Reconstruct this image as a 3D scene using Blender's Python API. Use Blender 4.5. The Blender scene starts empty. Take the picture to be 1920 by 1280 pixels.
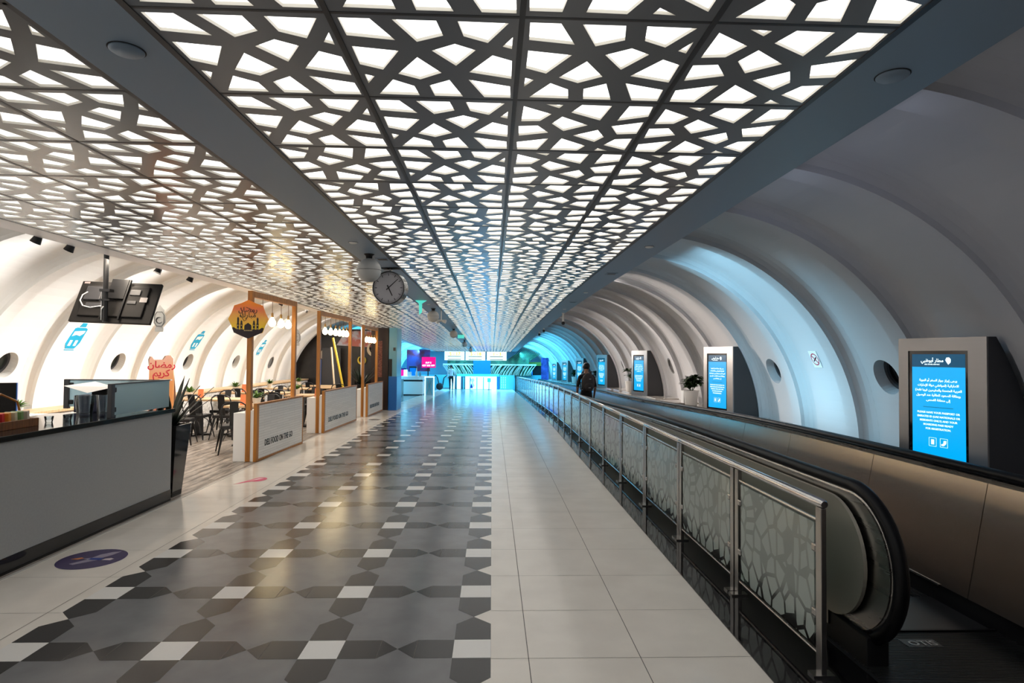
import bpy, bmesh, math, random
from math import pi, sin, cos, radians, sqrt, atan2
from mathutils import Vector, Matrix
from mathutils.geometry import tessellate_polygon
random.seed(7)
C = bpy.context.scene.collection
S = bpy.context.scene

# ------------------------------------------------------------------ camera
EYE = 1.602
cam = bpy.data.cameras.new('camera'); camo = bpy.data.objects.new('camera', cam); C.objects.link(camo)
cam.sensor_width = 36; cam.lens = 36 * 1125.65 / 1920; cam.clip_start = 0.05; cam.clip_end = 300
yaw, pitch, roll = -0.03297, 0.02461, 0.008547
fw = Vector((-sin(yaw) * cos(pitch), cos(yaw) * cos(pitch), sin(pitch)))
rt = Vector((cos(yaw), sin(yaw), 0)); up = rt.cross(fw)
r2 = cos(roll) * rt + sin(roll) * up; u2 = -sin(roll) * rt + cos(roll) * up
M = Matrix(((r2.x, u2.x, -fw.x, 0), (r2.y, u2.y, -fw.y, 0), (r2.z, u2.z, -fw.z, EYE), (0, 0, 0, 1)))
camo.matrix_world = M
S.camera = camo
S.view_settings.view_transform = 'Standard'; S.view_settings.look = 'None'
S.view_settings.gamma = 1; S.view_settings.use_curve_mapping = False
S.view_settings.exposure = 0.42
try:
    S.cycles.max_bounces = 8; S.cycles.diffuse_bounces = 4; S.cycles.glossy_bounces = 4
    S.cycles.transmission_bounces = 6; S.cycles.transparent_max_bounces = 12
    S.cycles.use_denoising = True; S.cycles.sample_clamp_indirect = 4.0
    S.cycles.caustics_reflective = False; S.cycles.caustics_refractive = False
except Exception:
    pass
# ------------------------------------------------------------------ world and lights
w = bpy.data.worlds.new('world'); S.world = w; w.use_nodes = True
w.node_tree.nodes['Background'].inputs[0].default_value = (0.55, 0.62, 0.75, 1)
w.node_tree.nodes['Background'].inputs[1].default_value = 0.04

def area(name, loc, target, sx, sy, e, col, spread=180):
    l = bpy.data.lights.new(name, 'AREA'); l.shape = 'RECTANGLE'; l.size = sx; l.size_y = sy
    l.energy = e; l.color = col; l.spread = radians(spread)
    o = bpy.data.objects.new(name, l); C.objects.link(o); o.location = loc
    d = Vector(target) - Vector(loc); o.rotation_euler = d.to_track_quat('-Z', 'Y').to_euler()
    return o
WARM = (1.0, 0.80, 0.58); WHT = (1.0, 0.975, 0.95); CYAN = (0.08, 0.62, 1.0); BLUE = (0.12, 0.42, 1.0)
# unseen strips added above the soffit, standing in for downlights, washing the left vault
for y in (2.5, 5.0, 7.5, 10.0, 12.5, 15.0, 17.5, 20.0):
    area('cafe_wash_fill', (-4.45, y, 2.78), (-6.6, y - 1.9, 1.2), 0.12, 1.6, 46 if y < 15 else 34, WHT, 112)
for y in (7.0, 10.0, 13.0, 16.0, 19.0):
    area('cafe_spot', (-4.2, y, 2.62), (-5.2, y, 0), 1.4, 0.15, 24, (1.0, 0.86, 0.70), 150)
# right vault: a cyan wall washer and unseen warm fill lamps added further on
area('cyan_washer', (2.0, 7.35, 2.86), (4.1, 7.35, 1.0), 0.8, 0.1, 18, (0.36, 0.76, 1.0), 110)
area('cyan_washer_low', (3.55, 7.40, 0.74), (4.0, 7.40, 1.8), 0.7, 0.08, 3.0, (0.35, 0.78, 1.0), 150)
for y in (10.5, 13.5, 16.5, 19.0):
    area('vault_fill_warm', (1.85, y, 2.50 - 0.012 * (y - 10)), (4.1, y - 1.3, 0.9), 0.15, 1.8, 20, (1.0, 0.89, 0.80), 104)
for y in (1.0, 4.0):  # weak bluish fill added for the near right vault, without a fixture
    area('vault_fill_dim', (1.95, y, 2.80), (4.0, y, 1.5), 2.4, 0.1, 1.6, (0.62, 0.72, 1.0), 170)
# the blue lit hall at the far end
for y, e in ((23.0, 12), (27.0, 60), (30.5, 120), (35.5, 170), (40, 170)):
    area('far_cyan_right', (1.9, y, 2.45 - 0.0256 * (y - 15)), (4.0, y, 1.0), 3.0, 0.1, e, CYAN, 175)
for y, e in ((24.5, 70), (28.0, 90), (32.0, 110), (37.5, 110), (42.0, 110)):
    area('far_cyan_left', (-4.4, y, 2.45 - 0.0256 * (y - 15)), (-6.6, y, 1.0), 3.4, 0.12, e, CYAN, 175)
area('far_hall_light', (-0.9, 38.5, 1.9), (-0.9, 38.5, -1), 3.5, 3.0, 480, (0.10, 0.58, 1.0))

# ------------------------------------------------------------------ materials
def mat(name, col, rough=0.5, metal=0.0, spec=0.5, emit=None, estr=0.0, alpha=1.0, coat=0.0, trans=0.0, ior=1.45):
    m = bpy.data.materials.new(name); m.use_nodes = True
    b = m.node_tree.nodes['Principled BSDF']
    b.inputs['Base Color'].default_value = (*col, 1); b.inputs['Roughness'].default_value = rough
    b.inputs['Metallic'].default_value = metal; b.inputs['Specular IOR Level'].default_value = spec
    b.inputs['Alpha'].default_value = alpha; b.inputs['Coat Weight'].default_value = coat
    b.inputs['Coat Roughness'].default_value = 0.08
    b.inputs['Transmission Weight'].default_value = trans; b.inputs['IOR'].default_value = ior
    if emit: b.inputs['Emission Color'].default_value = (*emit, 1); b.inputs['Emission Strength'].default_value = estr
    return m
def nodes(m): return m.node_tree.nodes, m.node_tree.links, m.node_tree.nodes['Principled BSDF']
def noise_col(m, c1, c2, scale, detail=4, sc=(1, 1, 1), bump=0.0, ramp=(0.35, 0.65), dist=0.0, rough=None):
    N, L, b = nodes(m)
    tc = N.new('ShaderNodeTexCoord'); mp = N.new('ShaderNodeMapping'); mp.inputs['Scale'].default_value = sc
    nz = N.new('ShaderNodeTexNoise'); nz.inputs['Scale'].default_value = scale; nz.inputs['Detail'].default_value = detail
    nz.inputs['Distortion'].default_value = dist
    cr = N.new('ShaderNodeValToRGB'); cr.color_ramp.elements[0].color = (*c1, 1); cr.color_ramp.elements[1].color = (*c2, 1)
    cr.color_ramp.elements[0].position, cr.color_ramp.elements[1].position = ramp
    L.new(tc.outputs['Object'], mp.inputs[0]); L.new(mp.outputs[0], nz.inputs['Vector'])
    L.new(nz.outputs['Fac'], cr.inputs[0]); L.new(cr.outputs[0], b.inputs['Base Color'])
    if bump:
        bp = N.new('ShaderNodeBump'); bp.inputs['Strength'].default_value = bump; bp.inputs['Distance'].default_value = 0.01
        L.new(nz.outputs['Fac'], bp.inputs['Height']); L.new(bp.outputs[0], b.inputs['Normal'])
    if rough:
        mr = N.new('ShaderNodeMapRange'); mr.inputs['To Min'].default_value = rough[0]; mr.inputs['To Max'].default_value = rough[1]
        L.new(nz.outputs['Fac'], mr.inputs['Value']); L.new(mr.outputs[0], b.inputs['Roughness'])
    return m
m_tile = noise_col(mat('light floor tile', (0.78, 0.73, 0.66), 0.16, spec=0.5), (0.78, 0.725, 0.655), (0.84, 0.785, 0.71), 3, rough=(0.13, 0.2))
m_white = mat('white inlay tile', (0.80, 0.78, 0.75), 0.16)
m_gray = noise_col(mat('grey floor tile', (0.16, 0.16, 0.165), 0.2), (0.155, 0.155, 0.16), (0.18, 0.18, 0.185), 5, rough=(0.15, 0.23))
m_dark = mat('charcoal inlay tile', (0.022, 0.020, 0.020), 0.2)
m_joint = mat('tile joint', (0.12, 0.11, 0.10), 0.7)
m_granite = noise_col(mat('black granite', (0.006, 0.006, 0.007), 0.05, spec=0.6), (0.004, 0.004, 0.005), (0.012, 0.011, 0.012), 40)
def wood_floor():
    m = mat('washed wood planks', (0.4, 0.34, 0.28), 0.35); N, L, b = nodes(m)
    tc = N.new('ShaderNodeTexCoord'); mp = N.new('ShaderNodeMapping'); mp.inputs['Scale'].default_value = (7, 0.9, 1)
    mp.inputs['Rotation'].default_value = (0, 0, radians(0))
    nz = N.new('ShaderNodeTexNoise'); nz.inputs['Scale'].default_value = 2.2; nz.inputs['Detail'].default_value = 8; nz.inputs['Roughness'].default_value = 0.65
    cr = N.new('ShaderNodeValToRGB'); cr.color_ramp.elements[0].color = (0.13, 0.105, 0.085, 1); cr.color_ramp.elements[1].color = (0.50, 0.44, 0.38, 1)
    cr.color_ramp.elements[0].position = 0.36; cr.color_ramp.elements[1].position = 0.62
    br = N.new('ShaderNodeTexBrick'); br.inputs['Scale'].default_value = 1; br.inputs['Mortar Size'].default_value = 0.012
    br.inputs['Brick Width'].default_value = 1.2; br.inputs['Row Height'].default_value = 0.14
    br.inputs['Color1'].default_value = (1, 1, 1, 1); br.inputs['Color2'].default_value = (0.78, 0.78, 0.78, 1); br.inputs['Mortar'].default_value = (0.35, 0.35, 0.35, 1)
    mp2 = N.new('ShaderNodeMapping'); mp2.inputs['Rotation'].default_value = (0, 0, radians(90))
    mx = N.new('ShaderNodeMix'); mx.data_type = 'RGBA'; mx.blend_type = 'MULTIPLY'; mx.inputs[0].default_value = 0.8
    L.new(tc.outputs['Object'], mp.inputs[0]); L.new(mp.outputs[0], nz.inputs['Vector']); L.new(nz.outputs['Fac'], cr.inputs[0])
    L.new(tc.outputs['Object'], mp2.inputs[0]); L.new(mp2.outputs[0], br.inputs['Vector'])
    L.new(cr.outputs[0], mx.inputs[6]); L.new(br.outputs[0], mx.inputs[7]); L.new(mx.outputs[2], b.inputs['Base Color'])
    return m
m_wfloor = wood_floor()
m_sheet = mat('satin grey perforated sheet', (0.235, 0.25, 0.285), 0.24, spec=0.6)
m_sheetL = mat('glossy grey perforated sheet', (0.24, 0.245, 0.255), 0.22, spec=0.9, coat=0.0)
m_hedge = mat('cream sheet edge', (0.70, 0.67, 0.60), 0.5)
m_runner = mat('dark grid runner', (0.05, 0.05, 0.055), 0.4)
m_diff = mat('backlit diffuser', (0.8, 0.8, 0.8), 0.5, emit=(1.0, 0.985, 0.95), estr=1.35)
m_diffL = mat('backlit diffuser cafe side', (0.8, 0.8, 0.8), 0.5, emit=(1.0, 0.975, 0.93), estr=0.82)
m_soffit = mat('blue grey painted soffit', (0.26, 0.35, 0.46), 0.45)
m_soffitL = mat('white painted soffit', (0.90, 0.87, 0.89), 0.35)
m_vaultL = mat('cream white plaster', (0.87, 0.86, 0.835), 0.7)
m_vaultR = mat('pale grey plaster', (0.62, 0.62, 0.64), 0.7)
m_marble = noise_col(mat('beige marble ledge', (0.5, 0.48, 0.45), 0.12), (0.50, 0.46, 0.42), (0.30, 0.27, 0.25), 2.5, 8, (1, 0.4, 1), ramp=(0.42, 0.62), dist=1.2)
def brushed(name, col, rough, stretch=(0.6, 0.6, 14)):
    m = mat(name, col, rough, 1.0); N, L, b = nodes(m)
    tc = N.new('ShaderNodeTexCoord'); mp = N.new('ShaderNodeMapping'); mp.inputs['Scale'].default_value = stretch
    nz = N.new('ShaderNodeTexNoise'); nz.inputs['Scale'].default_value = 3; nz.inputs['Detail'].default_value = 6
    mr = N.new('ShaderNodeMapRange'); mr.inputs['To Min'].default_value = rough * 0.75; mr.inputs['To Max'].default_value = rough * 1.3
    L.new(tc.outputs['Object'], mp.inputs[0]); L.new(mp.outputs[0], nz.inputs['Vector']); L.new(nz.outputs['Fac'], mr.inputs['Value'])
    L.new(mr.outputs[0], b.inputs['Roughness']); return m
m_steel = brushed('brushed stainless steel', (0.50, 0.48, 0.46), 0.28)
m_steeld = brushed('dark bronze stainless steel', (0.42, 0.36, 0.31), 0.24, (3, 0.3, 0.3)); m_steeld.node_tree.nodes['Principled BSDF'].inputs['Metallic'].default_value = 0.9
m_kiosk = brushed('grey metal housing', (0.36, 0.35, 0.35), 0.38)
m_chrome = mat('polished steel tube', (0.62, 0.61, 0.60), 0.16, 1.0)
m_rail = mat('satin steel post', (0.36, 0.35, 0.34), 0.26, 1.0)
m_black = mat('black paint', (0.010, 0.010, 0.011), 0.35)
m_blackgl = mat('gloss black', (0.006, 0.006, 0.007), 0.08, spec=0.6)
m_rubber = mat('black rubber handrail', (0.004, 0.004, 0.005), 0.38, spec=0.22)
m_grate = mat('ribbed dark metal tread', (0.10, 0.10, 0.105), 0.32, 0.8)
m_dgray = mat('charcoal metal', (0.05, 0.05, 0.055), 0.4)
m_darkpl = mat('dark grey plastic', (0.022, 0.020, 0.019), 0.65, spec=0.3)
m_counter = noise_col(mat('grey laminate', (0.36, 0.355, 0.35), 0.55), (0.345, 0.345, 0.34), (0.365, 0.365, 0.36), 60)
m_wpaint = mat('white paint', (0.90, 0.895, 0.885), 0.4)
m_pot = mat('white ceramic pot', (0.78, 0.77, 0.75), 0.35)
m_wood = noise_col(mat('orange stained timber', (0.42, 0.17, 0.03), 0.4), (0.50, 0.20, 0.03), (0.33, 0.125, 0.02), 4, 6, (5, 5, 0.5))
m_woodtop = noise_col(mat('light oak table top', (0.6, 0.4, 0.22), 0.4), (0.66, 0.46, 0.27), (0.52, 0.33, 0.17), 4, 6, (0.6, 6, 1))
m_brown = noise_col(mat('brown basket wood', (0.20, 0.075, 0.022), 0.5), (0.24, 0.09, 0.025), (0.14, 0.05, 0.015), 6, 4, (1, 8, 1))
def brickmat():
    m = mat('white slatted brick cladding', (0.75, 0.74, 0.72), 0.5); N, L, b = nodes(m)
    tc = N.new('ShaderNodeTexCoord'); mp = N.new('ShaderNodeMapping'); mp.inputs['Rotation'].default_value = (0, radians(90), radians(90))
    sx = N.new('ShaderNodeSeparateXYZ'); cb = N.new('ShaderNodeCombineXYZ')
    br = N.new('ShaderNodeTexBrick'); br.inputs['Scale'].default_value = 1
    br.inputs['Brick Width'].default_value = 0.5; br.inputs['Row Height'].default_value = 0.04; br.inputs['Mortar Size'].default_value = 0.0025
    br.inputs['Color1'].default_value = (0.80, 0.79, 0.77, 1); br.inputs['Color2'].default_value = (0.73, 0.72, 0.70, 1); br.inputs['Mortar'].default_value = (0.55, 0.54, 0.52, 1)
    L.new(tc.outputs['Object'], sx.inputs[0]); L.new(sx.outputs[1], cb.inputs[0]); L.new(sx.outputs[2], cb.inputs[1]); L.new(cb.outputs[0], br.inputs['Vector'])
    L.new(br.outputs[0], b.inputs['Base Color'])
    bp = N.new('ShaderNodeBump'); bp.inputs['Strength'].default_value = 0.25; bp.inputs['Distance'].default_value = 0.004
    L.new(br.outputs['Fac'], bp.inputs['Height']); bp.invert = True; L.new(bp.outputs[0], b.inputs['Normal'])
    return m
m_brick = brickmat()
m_stonebase = noise_col(mat('rough white stone', (0.6, 0.58, 0.55), 0.8), (0.42, 0.40, 0.37), (0.75, 0.73, 0.70), 22, 6, bump=0.8)
m_placeholder = None
m_leaf = noise_col(mat('dark green leaf', (0.02, 0.05, 0.015), 0.35), (0.010, 0.028, 0.010), (0.035, 0.075, 0.022), 12)
m_leafb = noise_col(mat('fresh green leaf', (0.07, 0.18, 0.03), 0.45), (0.05, 0.13, 0.02), (0.16, 0.30, 0.06), 12)
m_agave = noise_col(mat('blackish agave leaf', (0.008, 0.016, 0.010), 0.35), (0.005, 0.010, 0.007), (0.015, 0.03, 0.018), 12)
m_soil = mat('dark soil', (0.02, 0.014, 0.01), 0.9)
m_glassd = mat('dark night glass', (0.004, 0.005, 0.006), 0.06, spec=0.6)
m_glassg = mat('grey window glass', (0.05, 0.06, 0.055), 0.1, spec=0.6)
m_blind = mat('grey blanked porthole', (0.20, 0.20, 0.20), 0.6)
def clearglass(name, tint, rough=0.02, fac=0.12):
    m = bpy.data.materials.new(name); m.use_nodes = True; N = m.node_tree.nodes; L = m.node_tree.links; N.clear()
    o = N.new('ShaderNodeOutputMaterial'); t = N.new('ShaderNodeBsdfTransparent'); t.inputs[0].default_value = (*tint, 1)
    g = N.new('ShaderNodeBsdfGlossy'); g.inputs['Roughness'].default_value = rough
    f = N.new('ShaderNodeFresnel'); f.inputs['IOR'].default_value = 1.5
    a = N.new('ShaderNodeMath'); a.operation = 'ADD'; a.inputs[1].default_value = fac
    x = N.new('ShaderNodeMixShader'); L.new(f.outputs[0], a.inputs[0]); L.new(a.outputs[0], x.inputs[0])
    L.new(t.outputs[0], x.inputs[1]); L.new(g.outputs[0], x.inputs[2]); L.new(x.outputs[0], o.inputs[0]); return m
m_clear = clearglass('clear glass', (0.86, 0.90, 0.92), fac=0.04)
m_bluegl = clearglass('blue grey screen glass', (0.50, 0.64, 0.70), 0.12, 0.16)
_N = m_bluegl.node_tree.nodes; _L = m_bluegl.node_tree.links; _o = [n for n in _N if n.type == 'OUTPUT_MATERIAL'][0]; _src = _o.inputs[0].links[0].from_socket
_d = _N.new('ShaderNodeBsdfDiffuse'); _d.inputs[0].default_value = (0.66, 0.80, 0.84, 1); _t = _N.new('ShaderNodeBsdfTranslucent'); _t.inputs[0].default_value = (0.66, 0.80, 0.84, 1)
_a = _N.new('ShaderNodeMixShader'); _a.inputs[0].default_value = 0.5; _L.new(_d.outputs[0], _a.inputs[1]); _L.new(_t.outputs[0], _a.inputs[2])
_x = _N.new('ShaderNodeMixShader'); _x.inputs[0].default_value = 0.5; _L.new(_src, _x.inputs[1]); _L.new(_a.outputs[0], _x.inputs[2]); _L.new(_x.outputs[0], _o.inputs[0])
def etched():
    m = bpy.data.materials.new('etched green glass'); m.use_nodes = True; N = m.node_tree.nodes; L = m.node_tree.links; N.clear()
    o = N.new('ShaderNodeOutputMaterial')
    tc = N.new('ShaderNodeTexCoord'); mp = N.new('ShaderNodeMapping'); mp.inputs['Scale'].default_value = (1, 1.0, 0.8)
    v = N.new('ShaderNodeTexVoronoi'); v.feature = 'DISTANCE_TO_EDGE'; v.inputs['Scale'].default_value = 9.0
    L.new(tc.outputs['Object'], mp.inputs[0]); L.new(mp.outputs[0], v.inputs['Vector'])
    lt = N.new('ShaderNodeMath'); lt.operation = 'LESS_THAN'; lt.inputs[1].default_value = 0.085; L.new(v.outputs[0], lt.inputs[0])
    # the strips are fully clear near the foot of the pane and fade into the frost further up
    sx = N.new('ShaderNodeSeparateXYZ'); L.new(tc.outputs['Object'], sx.inputs[0])
    mr = N.new('ShaderNodeMapRange'); mr.inputs['From Min'].default_value = 0.16; mr.inputs['From Max'].default_value = 0.34
    mr.inputs['To Min'].default_value = 1.0; mr.inputs['To Max'].default_value = 0.33; L.new(sx.outputs[2], mr.inputs['Value'])
    mu = N.new('ShaderNodeMath'); mu.operation = 'MULTIPLY'; L.new(lt.outputs[0], mu.inputs[0]); L.new(mr.outputs[0], mu.inputs[1])
    d = N.new('ShaderNodeBsdfDiffuse'); d.inputs[0].default_value = (0.66, 0.76, 0.72, 1)
    tl = N.new('ShaderNodeBsdfTranslucent'); tl.inputs[0].default_value = (0.75, 0.88, 0.84, 1)
    tr = N.new('ShaderNodeBsdfTransparent'); tr.inputs[0].default_value = (0.72, 0.85, 0.82, 1)
    tr2 = N.new('ShaderNodeBsdfTransparent'); tr2.inputs[0].default_value = (0.35, 0.42, 0.40, 1)
    m1 = N.new('ShaderNodeMixShader'); m1.inputs[0].default_value = 0.5; L.new(d.outputs[0], m1.inputs[1]); L.new(tl.outputs[0], m1.inputs[2])
    m2 = N.new('ShaderNodeMixShader'); m2.inputs[0].default_value = 0.12; L.new(m1.outputs[0], m2.inputs[1]); L.new(tr.outputs[0], m2.inputs[2])
    m3 = N.new('ShaderNodeMixShader'); L.new(mu.outputs[0], m3.inputs[0]); L.new(m2.outputs[0], m3.inputs[1]); L.new(tr2.outputs[0], m3.inputs[2])
    g = N.new('ShaderNodeBsdfGlossy'); g.inputs['Roughness'].default_value = 0.08; f = N.new('ShaderNodeFresnel'); f.inputs['IOR'].default_value = 1.45
    m4 = N.new('ShaderNodeMixShader'); L.new(f.outputs[0], m4.inputs[0]); L.new(m3.outputs[0], m4.inputs[1]); L.new(g.outputs[0], m4.inputs[2])
    L.new(m4.outputs[0], o.inputs[0]); return m
m_etch = etched()
m_screen = mat('bright cyan display', (0, 0, 0), 0.3, emit=(0.0, 0.36, 0.78), estr=0.95)
m_screenh = mat('navy display header', (0, 0, 0), 0.3, emit=(0.0, 0.07, 0.15), estr=0.8)
m_screent = mat('white display lettering', (0, 0, 0), 0.3, emit=(0.75, 0.95, 1.0), estr=1.3)
m_bulb = mat('glowing warm bulb', (1, 0.9, 0.7), 0.2, emit=(1.0, 0.78, 0.42), estr=12)
m_brass = mat('brass socket', (0.50, 0.30, 0.12), 0.3, 1.0)
m_orange = mat('orange card', (0.75, 0.22, 0.08), 0.5)
m_face = mat('grey clock face', (0.42, 0.41, 0.44), 0.12, coat=0.5)
m_globe = mat('off white speaker shell', (0.55, 0.54, 0.52), 0.4)
m_silver = mat('silver', (0.6, 0.6, 0.6), 0.3, 1.0)
m_wem = mat('white backlit panel', (0.8, 0.9, 0.95), 0.3, emit=(0.33, 0.78, 1.0), estr=1.7)
m_board = mat('bright information board', (0.8, 0.9, 0.95), 0.3, emit=(0.62, 0.95, 0.92), estr=0.9)
m_yel = mat('yellow board text', (0.8, 0.7, 0.1), 0.3, emit=(0.75, 0.45, 0.0), estr=0.9)
m_bluep = mat('blue laminate panel', (0.02, 0.16, 0.55), 0.3)
m_bluepl = mat('teal blue laminate', (0.16, 0.42, 0.55), 0.3)
m_bluesc = mat('blue backlit screen', (0, 0.05, 0.3), 0.3, emit=(0.0, 0.14, 0.62), estr=1.0)
m_mag = mat('magenta screen', (0.5, 0, 0.15), 0.3, emit=(0.65, 0.0, 0.16), estr=1.0)
m_skin = mat('skin', (0.36, 0.19, 0.12), 0.5)
m_hair = mat('black hair', (0.008, 0.006, 0.006), 0.6)
m_cloth = mat('black cloth', (0.012, 0.011, 0.012), 0.85)
m_cloth2 = mat('charcoal backpack cloth', (0.035, 0.030, 0.030), 0.75)
m_lblue = mat('pale blue shirt', (0.55, 0.66, 0.72), 0.8)
m_navy = mat('dark trousers', (0.012, 0.014, 0.022), 0.85)
m_cyanst = mat('cyan sticker', (0.0, 0.36, 0.60), 0.5)

# ------------------------------------------------------------------ geometry helpers
def drop(y):
    if y < 12: return 0.0
    if y < 20: return 0.0016 * (y - 12) ** 2
    return 0.1024 + 0.0256 * (y - 20)
def cdrop(y):          # suspended ceiling
    if y < 7: return 0.0
    if y < 17: return 0.0012 * (y - 7) ** 2
    return 0.12 + 0.0256 * (y - 17)
def bdrop(y):          # the travelling belt dips a little sooner than the floor beside it
    t = min(1, max(0, (y - 5.2) / 10)); return drop(y) + 0.2 * t * t * (3 - 2 * t)
def yrange(a, b, step):
    n = max(1, int(math.ceil((b - a) / step))); return [a + (b - a) * i / n for i in range(n + 1)]
class MB:
    def __init__(s): s.v = []; s.f = []; s.m = []
    def add(s, vs, fs, mi=0):
        o = len(s.v); s.v += [tuple(v) for v in vs]; s.f += [tuple(i + o for i in f) for f in fs]; s.m += [mi] * len(fs); return s
    def box(s, x0, x1, y0, y1, z0, z1, mi=0, M=None):
        vs = [Vector((x, y, z)) for z in (z0, z1) for y in (y0, y1) for x in (x0, x1)]
        if M is not None: vs = [M @ v for v in vs]
        return s.add(vs, [(0, 2, 3, 1), (4, 5, 7, 6), (0, 1, 5, 4), (2, 6, 7, 3), (0, 4, 6, 2), (1, 3, 7, 5)], mi)
    def cbox(s, c, d, mi=0, rz=0, bev=0):
        M = Matrix.Translation(c) @ Matrix.Rotation(rz, 4, 'Z')
        return s.box(-d[0] / 2, d[0] / 2, -d[1] / 2, d[1] / 2, -d[2] / 2, d[2] / 2, mi, M)
    def tube(s, pts, r, n=10, mi=0, caps=True, flat=None):
        pts = [Vector(p) for p in pts]; rs = r if isinstance(r, (list, tuple)) else [r] * len(pts)
        vs = []; prev = None
        for i, p in enumerate(pts):
            t = (pts[min(i + 1, len(pts) - 1)] - pts[max(i - 1, 0)]).normalized()
            if prev is None:
                a = Vector((0, 0, 1)) if abs(t.z) < 0.9 else Vector((1, 0, 0)); u = t.cross(a).normalized()
            else:
                u = (prev - t * prev.dot(t)).normalized()
            prev = u; w_ = t.cross(u)
            for k in range(n):
                a = 2 * pi * k / n; q = rs[i]
                vs.append(p + u * cos(a) * q + w_ * sin(a) * q * (flat if flat else 1))
        fs = []
        for i in range(len(pts) - 1):
            for k in range(n):
                a = i * n + k; b = i * n + (k + 1) % n; fs.append((a, b, b + n, a + n))
        if caps: fs.append(tuple(range(n - 1, -1, -1))); fs.append(tuple(range((len(pts) - 1) * n, len(pts) * n)))
        return s.add(vs, fs, mi)
    def lathe(s, prof, c=(0, 0, 0), n=20, mi=0, M=None):
        vs = []; c = Vector(c)
        for r, z in prof:
            for k in range(n):
                a = 2 * pi * k / n; v = Vector((r * cos(a), r * sin(a), z))
                if M is not None: v = M @ v
                vs.append(v + c)
        fs = []
        for i in range(len(prof) - 1):
            for k in range(n):
                a = i * n + k; b = i * n + (k + 1) % n; fs.append((a, b, b + n, a + n))
        fs.append(tuple(range(n - 1, -1, -1))); fs.append(tuple(range((len(prof) - 1) * n, len(prof) * n)))
        return s.add(vs, fs, mi)
    def prism(s, poly, fn, t0, t1, mi=0):
        """poly: 2d loop; fn(a,b,t) -> 3d"""
        n = len(poly); vs = [fn(a, b, t0) for a, b in poly] + [fn(a, b, t1) for a, b in poly]
        tri = tessellate_polygon([[Vector((a, b, 0)) for a, b in poly]])
        fs = [tuple(t) for t in tri] + [tuple(i + n for i in reversed(t)) for t in tri]
        fs += [(i, (i + 1) % n, n + (i + 1) % n, n + i) for i in range(n)]
        return s.add(vs, fs, mi)
    def sphere(s, c, r, n=14, sc=(1, 1, 1), mi=0, M=None):
        prof = [(max(1e-4, r * sin(pi * i / n)), -r * cos(pi * i / n)) for i in range(n + 1)]
        SM = Matrix.Diagonal((*sc, 1));  SM = M @ SM if M is not None else SM
        return s.lathe(prof, c, n * 2 if n < 12 else 24, mi, SM)
    def quad(s, a, b, c, d, mi=0): return s.add([a, b, c, d], [(0, 1, 2, 3)], mi)
    def mesh(s, name, mats, smooth=None, fix=True):
        me = bpy.data.meshes.new(name); me.from_pydata(s.v, [], s.f)
        for m in (mats if isinstance(mats, (list, tuple)) else [mats]): me.materials.append(m)
        if len(me.polygons) == len(s.m): me.polygons.foreach_set('material_index', s.m)
        me.update()
        if fix:
            bm = bmesh.new(); bm.from_mesh(me); bmesh.ops.recalc_face_normals(bm, faces=bm.faces); bm.to_mesh(me); bm.free()
        if smooth:
            me.polygons.foreach_set('use_smooth', [True] * len(me.polygons)); me.set_sharp_from_angle(angle=radians(smooth))
        return me
    def build(s, name, mats, parent=None, smooth=None, bevel=0, fix=True):
        o = bpy.data.objects.new(name, s.mesh(name, mats, smooth, fix)); C.objects.link(o)
        if parent is not None: o.parent = parent
        if bevel:
            b = o.modifiers.new('bevel', 'BEVEL'); b.width = bevel; b.segments = 2; b.limit_method = 'ANGLE'
        return o
def tag(o, label=None, cat=None, group=None, kind=None):
    if label: o['label'] = label
    if cat: o['category'] = cat
    if group: o['group'] = group
    if kind: o['kind'] = kind
    return o
def empty(name, loc, label, cat, group=None, rz=0):
    o = bpy.data.objects.new(name, None); C.objects.link(o); o.location = loc; o.rotation_euler = (0, 0, rz); o.empty_display_size = 0.1
    return tag(o, label, cat, group)
def struct(o): o['kind'] = 'structure'; return o
def kids(o): return [c for c in bpy.data.objects if c.parent == o]
def copy_tree(o, parent=None):
    c = o.copy(); C.objects.link(c)
    if parent is not None: c.parent = parent
    for ch in kids(o): copy_tree(ch, c)
    return c

# Arabic letters: isolated/final/initial/medial presentation forms, laid out right to left
_AR = {'ا': 'FE8D2', 'أ': 'FE832', 'إ': 'FE872', 'آ': 'FE812', 'ؤ': 'FE852', 'ء': 'FE801', 'ئ': 'FE894', 'ب': 'FE8F4', 'ة': 'FE932', 'ت': 'FE954',
       'ث': 'FE994', 'ج': 'FE9D4', 'ح': 'FEA14', 'خ': 'FEA54', 'د': 'FEA92', 'ذ': 'FEAB2', 'ر': 'FEAD2', 'ز': 'FEAF2', 'س': 'FEB14', 'ش': 'FEB54',
       'ص': 'FEB94', 'ض': 'FEBD4', 'ط': 'FEC14', 'ظ': 'FEC54', 'ع': 'FEC94', 'غ': 'FECD4', 'ف': 'FED14', 'ق': 'FED54', 'ك': 'FED94', 'ل': 'FEDD4',
       'م': 'FEE14', 'ن': 'FEE54', 'ه': 'FEE94', 'و': 'FEED2', 'ى': 'FEEF2', 'ي': 'FEF14'}
_LIG = {'لا': 'FEFB', 'لأ': 'FEF7', 'لإ': 'FEF9'}
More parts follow.
